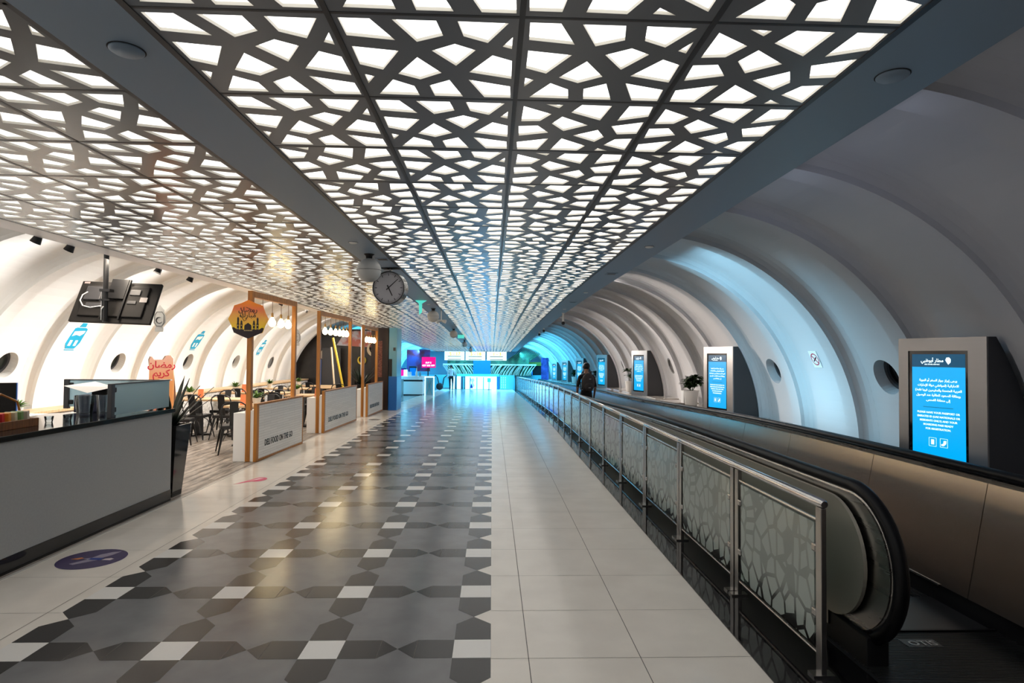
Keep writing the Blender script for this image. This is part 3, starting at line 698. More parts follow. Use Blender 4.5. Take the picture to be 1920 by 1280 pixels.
def kiosk():
    k = bpy.data.objects.new('display_kiosk', None); C.objects.link(k)
    def F(u, v, d=0.0): return fdir * u + fn_ * d + Vector((0, 0, v))
    mb = MB()
    # housing: front frame face, back runs into the curve of the wall
    def wallx(z): return sqrt(max(0, RI ** 2 - (z + 0.68 - CZV) ** 2)) + 1.73 - 3.5 - 0.008
    zs = [0, 0.15, 0.3, 0.45, 0.6, 0.75, 0.9, 1.0, FH]
    near = F(FW, 0); far = F(0, 0)
    vs = []; n = len(zs)
    for base in (near, far):
        for z in zs: vs.append((base.x, base.y, z))
        for z in zs: vs.append((max(base.x + 0.02, wallx(z)), base.y, z))
    fs = []
    for s_, o in ((0, 0), (1, 2 * n)):
        for i in range(n - 1): fs.append((o + i, o + n + i, o + n + i + 1, o + i + 1))
    for i in range(n - 1):
        fs.append((n + i, 3 * n + i, 3 * n + i + 1, n + i + 1)); fs.append((i, i + 1, 2 * n + i + 1, 2 * n + i))
    fs.append((n - 1, 2 * n - 1, 4 * n - 1, 3 * n - 1)); fs.append((0, 2 * n, 3 * n, n))
    mb.add(vs, fs); mb.build('housing', m_dgray, k)
    f = MB()
    def fr(u0, u1, v0, v1, d0, d1, bx): 
        bx.add([F(u, v, d) for d in (d0, d1) for u in (u0, u1) for v in (v0, v1)], [(0, 1, 3, 2), (4, 6, 7, 5), (0, 2, 6, 4), (1, 5, 7, 3), (0, 4, 5, 1), (2, 3, 7, 6)]); return bx
    fr(0, 0.085, 0, FH, 0.001, 0.02, f); fr(FW - 0.135, FW, 0, FH, 0.001, 0.02, f); fr(0.085, FW - 0.135, FH - 0.105, FH, 0.001, 0.02, f); fr(0.085, FW - 0.135, 0, 0.10, 0.001, 0.02, f)
    f.build('front_frame', m_kiosk, k)
    b = MB(); U0, U1, V0, V1 = 0.085, FW - 0.135, 0.10, FH - 0.105
    fr(U0, U1, V0, V1, 0.001, 0.012, b); bz = b.build('bezel', m_blackgl, k)
    s0, s1, q0, q1 = U0 + 0.030, U1 - 0.024, V0 + 0.030, V1 - 0.028
    hh = q1 - 0.105
    s = MB(); fr(s0, s1, q0, hh, 0.012, 0.0135, s); sc = s.build('screen', m_screen, k)
    s = MB(); fr(s0, s1, hh, q1, 0.012, 0.0135, s); s.build('screen_header', m_screenh, k)
    cx_ = (s0 + s1) / 2
    sq = (s1 - s0) / 0.60
    def T(nm, me, u, v, scl, par):
        o = text_obj(nm, me, F(u, v, 0.0142), fdir, (0, 0, 1), par, scl); return o
    T('arabic_text', me_ar, cx_, hh - 0.115, 0.70, sc)
    T('english_text', me_en, cx_, q0 + 0.355, 0.86, sc)
    T('logo_text', me_lg, cx_ - 0.045, hh + 0.042, 0.86, sc); T('logo_caption', me_lg2, cx_ - 0.045, hh + 0.018, 0.80, sc)
    em = MB(); pts = [(0.0, -0.03), (0.018, -0.012), (0.02, 0.012), (0.006, 0.028), (-0.014, 0.026), (-0.023, 0.006), (-0.014, -0.01)]
    em.prism(pts, lambda a, b_, d: F(cx_ + 0.085 + a, hh + 0.052 + b_, d), 0.0136, 0.0145); em.build('logo_emblem', m_screent, sc)
    ru = MB(); fr(cx_ - 0.12, cx_ + 0.12, q0 + 0.404, q0 + 0.408, 0.0136, 0.0142, ru); ru.build('divider', m_screenh, sc)
    ic = MB()
    for dx in (-0.045, 0.045):
        a, c_ = cx_ + dx, q0 + 0.125
        for (u0, u1, v0, v1) in ((-.03, .03, .033, .035), (-.03, .03, -.035, -.033), (-.03, -.028, -.035, .035), (.028, .03, -.035, .035)): fr(a + u0, a + u1, c_ + v0, c_ + v1, 0.0136, 0.0142, ic)
        if dx < 0: fr(a - .012, a + .012, c_ - .02, c_ + .02, 0.0136, 0.0142, ic)
        else:
            ic.prism([(-.02, -.022), (-.002, -.024), (.018, -.004), (.02, .02), (-.002, .018), (-.004, -.004), (-.022, -.012)], lambda a_, b_, d, a=a, c_=c_: F(a + a_, c_ + b_, d), 0.0136, 0.0142)
    ic.build('icons', m_screent, sc)
    return k
k0 = kiosk()
KY = [5.06, 9.78, 14.9, 19.9, 24.9, 29.9, 34.9]
KL = ['largest metal kiosk with a bright cyan notice screen, at the right edge', 'second brushed metal kiosk with cyan notice screen, right of the bushiest potted plant', 'third kiosk with cyan notice screen, between two white potted plants on the ledge', 'fourth kiosk with cyan screen on the ledge, just right of the backpack wearer',
      'kiosk with cyan screen partly hidden behind the head of the person with a backpack', 'kiosk with cyan screen just left of the person with a backpack', 'small distant kiosk with a cyan strip screen, last before the blue lit arches']
for i, y in enumerate(KY):
    k = k0 if i == 0 else copy_tree(k0)
    k.location = (3.515 if i == 0 else 3.50, y, 0.681 - drop(y + 0.2)); tag(k, KL[i], 'display kiosk', 'notice kiosks on the right ledge')

# ================================================================== POTTED PLANTS
def leafy(mb, base, n, L, W, seed, upr=0.6, droop=0.5):
    rnd = random.Random(seed)
    for i in range(n):
        a = rnd.uniform(0, 2 * pi); e = rnd.uniform(upr - 0.45, upr + 0.45); l = L * rnd.uniform(0.7, 1.15); wd = W * rnd.uniform(0.7, 1.2)
        d = Vector((cos(a) * cos(e), sin(a) * cos(e), sin(e))); s_ = Vector((-sin(a), cos(a), 0)); p = Vector(base); vs = []
        K = 5
        for k in range(K + 1):
            tt = k / K; w_ = wd * sin(pi * min(0.98, 0.1 + tt * 0.88)) * 0.5
            c = p + d * l * tt + Vector((0, 0, -droop * l * tt * tt)); up_ = Vector((0, 0, 0.25 * w_))
            vs += [c - s_ * w_ + up_, c, c + s_ * w_ + up_]
        fs = []
        for k in range(K): fs += [(k * 3, k * 3 + 1, k * 3 + 4, k * 3 + 3), (k * 3 + 1, k * 3 + 2, k * 3 + 5, k * 3 + 4)]
        mb.add(vs, fs)
def ledge_plant(seed, dense):
    r = bpy.data.objects.new('potted_plant', None); C.objects.link(r)
    p = MB(); p.lathe([(0.001, 0), (0.115, 0), (0.125, 0.01), (0.155, 0.28), (0.165, 0.285), (0.165, 0.30), (0.148, 0.30), (0.140, 0.27), (0.001, 0.27)], n=28)
    p.build('pot', m_pot, r, smooth=40)
    s_ = MB(); s_.lathe([(0.001, 0.262), (0.138, 0.262), (0.138, 0.276), (0.001, 0.276)]); s_.build('soil', m_soil, r)
    rnd = random.Random(seed); st = MB(); lf = MB(); tips = []
    for i in range(5 if dense else 3):
        a = rnd.uniform(0, 2 * pi); q = rnd.uniform(0.03, 0.16); hgt = rnd.uniform(0.36, 0.62)
        pts = [(0.02 * cos(a), 0.02 * sin(a), 0.27), (q * 0.5 * cos(a), q * 0.5 * sin(a), 0.27 + (hgt - 0.27) * 0.5), (q * cos(a), q * sin(a), hgt)]
        st.tube(pts, 0.008, 6); tips.append(pts[2]); tips.append(pts[1])
    st.build('stems', m_leaf, r, smooth=60)
    for i, tp in enumerate(tips):
        leafy(lf, tp, 22 if i % 2 == 0 else 6, 0.23, 0.105, seed * 31 + i, 0.75, 0.5)
    lf.build('foliage', m_leaf, r, fix=False, smooth=60)
    return r
PD = [(3.80, 11.35, 3, 'bushy dark leaved plant in a white pot, left of the second kiosk'), (3.78, 16.3, 5, 'upright dark leaved plant in a white pot, left of the third kiosk'), (3.74, 21.2, 8, 'small dark plant in a white pot just right of the backpack wearer'), (3.72, 26.9, 9, 'small dark plant on the ledge beside the head of the backpack wearer')]
for x, y, sd, lb in PD:
    o = ledge_plant(sd, sd != 5); o.location = (x, y, 0.70 - drop(y)); o.scale = (0.9, 0.9, 0.95); tag(o, lb, 'potted plant', 'potted plants on the right ledge')
b = MB(); b.box(3.80, 3.98, 11.80, 11.98, 0.70, 0.95); tag(b.build('white_box', m_wpaint), 'small white box on the ledge behind the bushy potted plant', 'box')

# no smoking sign on the vault
yc = 7.33; th = math.asin((1.60 - CZV) / RO); c0 = Vector(PR(yc, RO, th)); nrm = (Vector((1.73, yc, CZV)) - c0).normalized(); tu = Vector((0, 1, 0)).cross(nrm)
tu = tu if tu.z > 0 else -tu
t = empty('no_smoking_sign', (0, 0, 0), 'white no smoking sign with a red ring on the blue lit vault wall', 'sign')
def on(u, v, d): return c0 + Vector((0, -1, 0)) * u + tu * v + nrm * d
mb = MB(); mb.prism([(-.09, -.11), (.09, -.11), (.09, .11), (-.09, .11)], lambda a, b_, d: on(a, b_, d), 0.004, 0.010); mb.build('plate', m_wpaint, t)
mb = MB(); n = 28
for i in range(n):
    a, c_ = 2 * pi * i / n, 2 * pi * (i + 1) / n
    mb.add([on(0.08 * cos(a), 0.08 * sin(a), 0.0115), on(0.08 * cos(c_), 0.08 * sin(c_), 0.0115), on(0.067 * cos(c_), 0.067 * sin(c_), 0.0115), on(0.067 * cos(a), 0.067 * sin(a), 0.0115)], [(0, 1, 2, 3)])
mb.prism([(-.052, .044), (-.044, .052), (.052, -.044), (.044, -.052)], lambda a, b_, d: on(a, b_, d), 0.0105, 0.0125); mb.build('red_ring', mat('sign red', (0.45, 0.01, 0.05), 0.5), t)
mb = MB(); mb.prism([(-.045, -.02), (-.035, -.035), (.045, .02), (.035, .035)], lambda a, b_, d: on(a, b_, d), 0.0102, 0.0115); mb.build('cigarette', m_black, t)

# ================================================================== PEOPLE
def skin_mesh(name, joints, edges, mats, parent=None, levels=2, root=0):
    me = bpy.data.meshes.new(name); me.from_pydata([j[0] for j in joints], edges, []); me.update()
    o = bpy.data.objects.new(name, me); C.objects.link(o)
    sk = o.modifiers.new('skin', 'SKIN'); sk.use_smooth_shade = True
    lay = me.skin_vertices[0].data
    for i, j in enumerate(joints):
        r_ = j[1]; lay[i].radius = r_ if isinstance(r_, tuple) else (r_, r_); lay[i].use_root = (i == root)
    sb = o.modifiers.new('sub', 'SUBSURF'); sb.levels = levels; sb.render_levels = levels
    dg = bpy.context.evaluated_depsgraph_get(); m2 = bpy.data.meshes.new_from_object(o.evaluated_get(dg)); m2.name = name
    bpy.data.objects.remove(o); bpy.data.meshes.remove(me)
    m2.materials.clear()
    for m in (mats if isinstance(mats, list) else [mats]): m2.materials.append(m)
    o = bpy.data.objects.new(name, m2); C.objects.link(o)
    if parent is not None: o.parent = parent
    return o
def hand(jt, ed, wrist, d, side):
    """palm and five fingers hanging from a wrist; d: direction of the fingers"""
    d = Vector(d).normalized(); s_ = Vector((0, 1, 0)) * side; w_ = Vector(wrist); base = len(jt)
    jt.append((w_ + d * 0.05, (0.017, 0.034))); ed.append((None, base))
    for f, (off, ln) in enumerate(((-0.027, 0.075), (-0.009, 0.085), (0.009, 0.08), (0.026, 0.062))):
        a = len(jt); jt.append((w_ + d * 0.095 + s_ * off, 0.009)); jt.append((w_ + d * (0.095 + ln * 0.5) + s_ * off + Vector((0.008, 0, 0)), 0.008)); jt.append((w_ + d * (0.09 + ln) + s_ * off + Vector((0.022, 0, 0)), 0.007))
        ed += [(base, a), (a, a + 1), (a + 1, a + 2)]
    a = len(jt); jt.append((w_ + d * 0.045 + s_ * -0.045, 0.010)); jt.append((w_ + d * 0.085 + s_ * -0.06 + Vector((0.01, 0, 0)), 0.009)); ed += [(base, a), (a, a + 1)]
    return base
def person(name, loc, h, label, legs, arms, shirt, trousers, rz=0, headturn=0.0, sleeve=0.5):
    k = h / 1.75
    root = empty(name, loc, label, 'person', None, rz)
    J = []; E = []
    def j(x, y, z, r_): J.append((Vector((x, y, z)), r_)); return len(J) - 1
    pel = j(0, 0, 0.95, (0.14, 0.10)); wa = j(0, 0, 1.10, (0.135, 0.095)); ch = j(0, 0.0, 1.28, (0.155, 0.105)); sh = j(0, 0, 1.42, (0.13, 0.08)); nk = j(0, 0.0, 1.505, (0.055, 0.055)); hb = j(0, 0.015, 1.57, (0.06, 0.065)); hd = j(0, 0.02, 1.65, (0.078, 0.095)); ht = j(0, 0.01, 1.72, (0.06, 0.07))
    E += [(pel, wa), (wa, ch), (ch, sh), (sh, nk), (nk, hb), (hb, hd), (hd, ht)]
    for s_, (el, wr) in zip((-1, 1), arms):
        a = j(s_ * 0.185, 0, 1.40, 0.056); b_ = j(s_ * 0.20 + el[0], el[1], el[2], 0.042); c_ = j(s_ * 0.205 + wr[0], wr[1], wr[2], 0.027)
        E += [(sh, a), (a, b_), (b_, c_)]
        hb0 = len(J); d = (J[c_][0] - J[b_][0]); tmp = []
        bi = hand(J, tmp, J[c_][0], d, -s_)
        for e in tmp: E.append((c_, e[1]) if e[0] is None else e)
    for s_, (kn, an) in zip((-1, 1), legs):
        a = j(s_ * 0.095, 0, 0.87, 0.088); b_ = j(s_ * 0.10, kn, 0.50, 0.060); c_ = j(s_ * 0.10, an, 0.09, 0.042); d_ = j(s_ * 0.105, an + 0.06, 0.035, (0.042, 0.032)); e_ = j(s_ * 0.11, an + 0.17, 0.028, (0.04, 0.024))
        E += [(pel, a), (a, b_), (b_, c_), (c_, d_), (d_, e_)]
    body = skin_mesh('body', [((p * k), tuple(q * k for q in r_) if isinstance(r_, tuple) else r_ * k) for p, r_ in J], E, [m_skin, shirt, trousers, m_black], root)
    for p in body.data.polygons:
        c = p.center / k
        ax = abs(c.x); mi = 0
        if c.z < 0.075: mi = 3
        elif c.z < 1.0 and ax < 0.19: mi = 2
        elif c.z < 1.475 and (ax < 0.175 or c.z > sleeve): mi = 1
        p.material_index = mi; p.use_smooth = True
    # hair, ears, nose and eyes
    hr = MB(); hr.sphere((0, -0.002 * k, 1.672 * k), 0.1 * k, 12, (0.92, 1.06, 1.02)); ho = hr.build('hair', m_hair, root, smooth=60)
    for v in ho.data.vertices:
        if v.co.y > 0.05 * k and v.co.z < 1.70 * k: v.co.y = 0.05 * k
        if v.co.z < 1.60 * k: v.co.z = 1.60 * k
    er = MB()
    for s_ in (-1, 1): er.sphere((s_ * 0.088 * k, 0.03 * k, 1.645 * k), 0.026 * k, 8, (0.4, 0.8, 1.2))
    er.build('ears', m_skin, root, smooth=60)
    ns = MB(); ns.sphere((0, 0.112 * k, 1.635 * k), 0.016 * k, 8, (0.8, 1.2, 1.5)); ns.build('nose', m_skin, root, smooth=60)
    ey = MB()
    for s_ in (-1, 1): ey.sphere((s_ * 0.032 * k, 0.098 * k, 1.66 * k), 0.011 * k, 8)
    ey.build('eyes', m_wpaint, root, smooth=60)
    mo = MB(); mo.sphere((0, 0.098 * k, 1.595 * k), 0.02 * k, 8, (1.2, 0.4, 0.35)); mo.build('mouth', mat('lips', (0.3, 0.1, 0.08), 0.5), root, smooth=60)
    return root, k
bpack_y = 15.2
man, k = person('person', (2.40, bpack_y, -bdrop(bpack_y) - 0.005), 1.66, 'person in black standing on the moving walkway, seen from behind, wearing a backpack', [(0.01, 0.0), (0.03, 0.0)],
             [((-0.045, -0.02, 1.13), (-0.03, 0.05, 0.88)), ((0.045, -0.02, 1.13), (0.03, 0.06, 0.90))], m_cloth, m_cloth, rz=radians(6), sleeve=1.12)
t = empty('backpack', (2.40, bpack_y, -bdrop(bpack_y)), 'dark grey backpack worn by the person on the moving walkway', 'backpack', None, radians(6))
bm_ = MB(); bm_.sphere((0, -0.17, 1.17), 0.17, 14, (0.98, 0.62, 1.45)); o = bm_.build('bag', m_cloth2, t, smooth=60)
for v in o.data.vertices:
    if v.co.y > -0.115: v.co.y = -0.115
bm_ = MB(); bm_.sphere((0, -0.235, 1.08), 0.12, 12, (0.95, 0.5, 1.1)); bm_.build('front_pocket', m_cloth2, t, smooth=60)
for s_ in (-1, 1):
    bm_ = MB(); bm_.tube([(s_ * 0.09, -0.13, 1.36), (s_ * 0.10, -0.05, 1.455), (s_ * 0.10, 0.07, 1.40), (s_ * 0.13, 0.12, 1.2), (s_ * 0.15, 0.0, 1.0), (s_ * 0.12, -0.12, 0.98)], 0.016, 8); bm_.build('strap', m_cloth2, t, smooth=60)
bm_ = MB(); bm_.box(-0.02, 0.035, -0.298, -0.288, 1.045, 1.055); bm_.box(-0.0, 0.05, -0.272, -0.262, 1.262, 1.272); bm_.build('zip_tag', m_silver, t)
# ================================================================== LEFT SIDE: CAFE
# service counter
t = empty('service_counter', (-3.49, 4.6, 0), 'long grey service counter with black worktop and kickboard, at the left edge', 'counter')
mb = MB(); mb.box(-0.6, 0.0, -3.6, 2.1, 0.12, 0.955); mb.build('front_panel', m_counter, t, bevel=0.003)
mb = MB(); mb.box(-0.6, 0.003, -3.6, 2.105, 0.0, 0.12); mb.build('kickboard', m_blackgl, t)
mb = MB(); mb.box(-0.66, 0.02, -3.6, 2.13, 0.955, 1.0); mb.build('worktop', m_blackgl, t, bevel=0.004)
mb = MB(); mb.box(-1.25, -0.66, -1.2, 2.1, 0.0, 0.72); mb.build('rear_cabinet', m_darkpl, t)
mb = MB(); mb.box(-1.3, -0.66, -1.2, 2.13, 0.90, 0.94); mb.box(-1.2, -0.7, 1.9, 2.1, 0.72, 0.9); mb.build('rear_worktop', m_blackgl, t)
# glass screens on the counter
def glass_screen(loc, rz, L, label, h=0.315):
    t = empty('glass_screen', loc, label, 'glass screen', 'glass screens on the service counter', rz)
    mb = MB(); mb.box(-0.02, 0.02, 0, 0.05, 0, h); mb.build('post', m_dgray, t, bevel=0.003)
    mb = MB(); mb.box(-0.012, 0.012, 0.05, L, h - 0.010, h); mb.build('top_rail', m_dgray, t)
    mb = MB(); mb.box(-0.004, 0.004, 0.055, L, 0.02, h - 0.010); mb.build('pane', m_bluegl, t)
    for z in (0.07, h - 0.06):
        mb = MB(); mb.cbox((0.0, 0.068, z), (0.022, 0.055, 0.05)); mb.build('clamp', m_black, t, bevel=0.01)
    return t
glass_screen((-3.53, 5.68, 1.0), 0, 1.02, 'blue grey glass screen along the front edge of the service counter')
glass_screen((-4.60, 6.64, 1.0), radians(-90), 1.06, 'glass screen across the far end of the service counter, behind the till')
# things on the counter
def place(o, x, y, z, rz=0): o.location = (x, y, z); o.rotation_euler = (0, 0, rz); return o
t = empty('till', (-4.08, 6.34, 1.001), 'dark blue till with a sheet of white paper on top, behind the tumblers', 'till', None, 0.2)
mb = MB(); mb.box(-0.14, 0.14, -0.14, 0.14, 0, 0.17); mb.build('body', mat('navy plastic', (0.02, 0.025, 0.06), 0.4), t, bevel=0.008)
mb = MB(); mb.box(0.0, 0.14, -0.1, 0.1, 0.17, 0.24); mb.build('printer', m_darkpl, t, bevel=0.006)
o = MB().add([(a + 0.26, b + 0.14, c) for a, b, c in [(-4.56, 6.05, 1.265), (-4.28, 5.98, 1.20), (-4.10, 6.12, 1.255), (-4.40, 6.28, 1.30), (-4.56, 6.05, 1.267), (-4.28, 5.98, 1.202), (-4.10, 6.12, 1.257), (-4.40, 6.28, 1.302)]], [(0, 1, 2, 3), (7, 6, 5, 4), (0, 4, 5, 1), (1, 5, 6, 2), (2, 6, 7, 3), (3, 7, 4, 0)]).build('paper_sheet', m_wpaint); tag(o, 'white sheet of paper lying on the till', 'paper')
def tumbler(x, y, label, r=0.055, h=0.15):
    mb = MB(); mb.lathe([(0.001, 0), (r * 0.75, 0), (r, h), (r * 0.94, h), (r * 0.7, 0.02), (0.001, 0.02)], n=4 * 6); o = mb.build('glass_tumbler', m_clear, smooth=40)
    o.location = (x, y, 1.001); tag(o, label, 'glass', 'tumblers on the service counter'); return o
tumbler(-3.93, 5.95, 'clear glass tumbler on the counter, left one beside the dark screen post', 0.085, 0.19); tumbler(-3.70, 5.86, 'clear glass tumbler on the counter, closest to the dark screen post', 0.06, 0.2)
for i, (x, y, r, h, lb) in enumerate(((-3.90, 5.15, 0.04, 0.075, 'small clear glass cup on the counter beside the tea basket'), (-3.82, 5.33, 0.035, 0.05, 'short clear glass on the counter, middle of the small glasses'), (-3.76, 5.47, 0.035, 0.05, 'short clear glass on the counter nearest the tumblers'))):
    o = tumbler(x, y, lb, r, h); o['group'] = 'small glasses on the service counter'
# tea basket
t = empty('tea_basket', (-3.86, 4.86, 1.0), 'brown wooden tray of colourful tea boxes on the counter, left edge', 'basket')
mb = MB()
for q in ((-.14, .14, -.22, -.205, 0, .065), (-.14, .14, .205, .22, 0, .065), (-.14, -.125, -.205, .205, 0, .065), (.125, .14, -.205, .205, 0, .065), (-.125, .125, -.205, .205, 0, .012)): mb.box(*q)
mb.build('tray', m_brown, t, bevel=0.003)
mb = MB(); mb.tube([(0, -.21, .08), (0, -.17, .2), (0, 0, .27), (0, .17, .2), (0, .21, .08)], 0.009, 8); mb.build('handle', m_wood, t, smooth=60)
cols_ = [((0.30, 0.05, 0.22), 'purple'), ((0.65, 0.03, 0.03), 'red'), ((0.75, 0.28, 0.03), 'orange'), ((0.66, 0.60, 0.40), 'cream'), ((0.20, 0.34, 0.12), 'green'), ((0.65, 0.55, 0.45), 'beige')]
for i, (c_, nm) in enumerate(cols_):
    mb = MB(); mb.box(-.04, .04, -.022, .022, 0, .105); o = mb.build('tea_box', mat(nm + ' card', c_, 0.5), bevel=0.002); o.location = (-3.80, 4.70 + 0.063 * i, 1.022); o.rotation_euler = (0.12, 0, 0.3)
    tag(o, nm + ' box of tea bags in the wooden tray', 'tea box', 'tea boxes in the wooden tray')
t = empty('easel_sign', (-4.02, 4.78, 1.0), 'orange timber triangular easel on the counter behind the tea tray', 'easel')
mb = MB(); mb.tube([(0.0, 0.16, 0.0), (0.0, 0.0, 0.26)], 0.011, 6); mb.tube([(0.0, -0.12, 0.26), (0, 0.0, 0.26)], 0.010, 6); mb.tube([(0, -0.25, 0), (0, -0.12, 0.26)], 0.011, 6); mb.build('frame', m_wood, t)
t = empty('monitor', (-4.95, 5.95, 0.94), 'dark monitor with a blue edge standing behind the tea tray', 'monitor', None, 0.5)
mb = MB(); mb.box(-0.30, 0.30, -0.02, 0.02, 0.03, 0.36); mb.build('screen', m_darkpl, t, bevel=0.004)
mb = MB(); mb.box(0.30, 0.308, -0.022, 0.022, 0.03, 0.36); mb.build('edge', m_bluep, t)
mb = MB(); mb.box(-0.1, 0.1, -0.08, 0.08, 0, 0.03); mb.build('stand', m_darkpl, t)

# black planter with agave beside the counter end
def agave(name, x, y, label, h=0.83, grp=None):
    t = empty(name, (x, y, -drop(y)), label, 'potted plant', grp)
    mb = MB(); vs = []
    for z, s_ in ((0, 0.10), (h, 0.165), (h, 0.145), (h - 0.05, 0.14)):
        vs += [(-s_, -s_, z), (s_, -s_, z), (s_, s_, z), (-s_, s_, z)]
    fs = [(3, 2, 1, 0)] + [(a * 4 + i, a * 4 + (i + 1) % 4, (a + 1) * 4 + (i + 1) % 4, (a + 1) * 4 + i) for a in range(3) for i in range(4)] + [(12, 13, 14, 15)]
    mb.add(vs, fs).build('planter', m_blackgl, t)
    rnd = random.Random(int(abs(x * y) * 10)); lf = MB()
    for i in range(16):
        a = 2 * pi * i / 16 + rnd.uniform(-.2, .2); e = rnd.uniform(0.75, 1.3); L = rnd.uniform(0.38, 0.62) * (1 if e < 1.1 else 1.1); d = Vector((cos(a) * cos(e), sin(a) * cos(e), sin(e))); s_ = Vector((-sin(a), cos(a), 0)); p = Vector((0.04 * cos(a), 0.04 * sin(a), h - 0.04)); K = 5; vs = []
        for k in range(K + 1):
            tt = k / K; w_ = 0.035 * (1 - tt) ** 0.7 * (0.8 + tt); c = p + d * L * tt + Vector((cos(a), sin(a), 0)) * 0.08 * tt * tt
            vs += [c - s_ * w_, c + Vector((-cos(a), -sin(a), 0)) * 0.01, c + s_ * w_]
        fs = []
        for k in range(K): fs += [(k * 3, k * 3 + 1, k * 3 + 4, k * 3 + 3), (k * 3 + 1, k * 3 + 2, k * 3 + 5, k * 3 + 4)]
        lf.add(vs, fs)
    lf.build('leaves', m_agave, t, fix=False, smooth=60); return t
agave('potted_agave', -3.64, 6.93, 'tall tapered black planter with a dark spiky agave at the counter end', 0.80)

# timber frame partitions
def partition(x, y, L, rz, fy, ztop, bulbs, idx):
    t = empty('cafe_partition', (x, y, -drop(y)), ['nearest low cafe partition, white slatted face with black lettering', 'middle low cafe partition, white slatted face with black lettering', 'farthest low cafe partition with white slatted face, next to the dark pillar'][idx], 'partition', 'low partitions along the cafe front', rz)
    mb = MB(); mb.box(-0.36, -0.19, 0.01, L - 0.02, 0, 0.72); mb.box(-0.19, -0.045, 0.01, L - 0.02, 0, 0.76); mb.build('white_box', m_wpaint, t, bevel=0.003)
    mb = MB(); mb.box(-0.04, 0.0, 0.05, L - 0.03, 0.035, 0.835); mb.build('slatted_face', m_brick, t)
    mb = MB(); mb.box(-0.045, 0.008, -0.02, 0.05, 0, 0.865); mb.box(-0.045, 0.006, 0.05, L, 0, 0.035); mb.box(-0.045, 0.006, 0.05, L, 0.835, 0.865); mb.box(-0.045, 0.006, L - 0.03, L, 0.035, 0.835); mb.build('timber_edging', m_wood, t, bevel=0.002)
    text_obj('lettering', text_mesh('lettering', ['DELI FOOD ON THE GO'], 0.135, m_black, bold=0.022, align='LEFT', squeeze=L / 2.5), (0.0025, 0.28, 0.20), (0, 1, 0), (0, 0, 1), t)
    f = empty('timber_frame', (x, y, -drop(y)), ['orange stained timber frame with four hanging bulbs, nearest the camera', 'orange stained timber frame with six hanging bulbs above the middle partition', 'orange stained timber frame with bright bulbs above the farthest partition'][idx], 'timber frame', 'timber frames over the cafe partitions', rz)
    for yy in (0.0, fy):
        mb = MB(); mb.box(-0.175, -0.105, yy, yy + 0.07, 0.0, ztop); mb.build('post', m_wood, f, bevel=0.002)
    mb = MB(); mb.box(-0.175, -0.105, 0.07, fy, ztop - 0.09, ztop - 0.0); mb.build('top_beam', m_wood, f, bevel=0.002)
    rot = Matrix.Rotation(rz, 3, 'Z'); made = None
    for j, (by, bz) in enumerate(bulbs):
        loc = rot @ Vector((-0.14, by, 0)) + Vector((x, y, -drop(y) + ztop - 0.091))
        ln = ztop - 0.091 - bz
        b = empty('pendant_bulb', loc, ['clear bulb glowing on a cord in the nearest timber frame', 'pear shaped bulb glowing on a cord in the middle timber frame', 'bright bulb on a cord in the farthest timber frame'][idx] , 'pendant lamp', 'pendant bulbs of timber frame %s' % ['one', 'two', 'three'][idx])
        mb = MB(); mb.tube([(0, 0, 0), (0, 0, -ln + 0.17)], 0.004, 6); mb.build('cord', m_brown, b)
        mb = MB(); mb.lathe([(0.008, -ln + 0.18), (0.018, -ln + 0.165), (0.02, -ln + 0.11), (0.016, -ln + 0.10)], n=14); mb.build('socket', m_brass, b, smooth=40)
        mb = MB(); mb.lathe([(0.016, -ln + 0.105), (0.028, -ln + 0.08), (0.05, -ln + 0.04), (0.056, -ln + 0.005), (0.045, -ln - 0.03), (0.02, -ln - 0.05), (0.002, -ln - 0.054)], n=18); mb.build('bulb', m_bulb, b, smooth=60)
    return t, f
partition(-3.489, 9.09, 1.90, -0.045, 1.75, 2.55, [(0.45, 2.10), (0.82, 2.10), (1.18, 2.10), (1.5, 2.10)], 0)
partition(-3.416, 12.405, 2.48, -0.042, 2.30, 2.50, [(0.42, 2.08), (0.80, 2.08), (1.15, 2.08), (1.46, 2.08), (1.75, 2.08), (2.02, 2.08)], 1)
partition(-3.27, 15.97, 1.90, -0.03, 1.60, 2.42, [(0.4, 2.02), (0.7, 2.02), (1.0, 2.02), (1.3, 2.02)], 2)

# octagonal festive sign on the first frame
t = empty('festive_sign', (-3.622, 9.045, 2.12), 'orange and yellow eight sided sign with mosque silhouette on the first timber post', 'sign')
def sg(a, b, d): return (a, -d, b)
octp = []
for i in range(16):
    a = 2 * pi * i / 16 + pi / 2; r_ = 0.295 if i % 2 == 0 else 0.265; octp.append((r_ * cos(a), r_ * sin(a) * 0.97))
gm = mat('sunset print', (0.8, 0.3, 0.05), 0.45); N, L, b = nodes(gm)
tc = N.new('ShaderNodeTexCoord'); sx = N.new('ShaderNodeSeparateXYZ'); mr = N.new('ShaderNodeMapRange'); mr.inputs['From Min'].default_value = -0.2; mr.inputs['From Max'].default_value = 0.28
nz = N.new('ShaderNodeTexNoise'); nz.inputs['Scale'].default_value = 5; ad = N.new('ShaderNodeMath'); ad.operation = 'MULTIPLY_ADD'; ad.inputs[1].default_value = 0.5; 
cr = N.new('ShaderNodeValToRGB'); e = cr.color_ramp.elements; e[0].position = 0.15; e[0].color = (1.0, 0.70, 0.02, 1); e[1].position = 0.9; e[1].color = (1.0, 0.27, 0.02, 1)
x_ = e.new(0.5); x_.color = (1.0, 0.48, 0.10, 1); x_ = e.new(0.7); x_.color = (1.0, 0.24, 0.10, 1)
sb_ = N.new('ShaderNodeMath'); sb_.operation = 'SUBTRACT'; sb_.inputs[1].default_value = 0.25
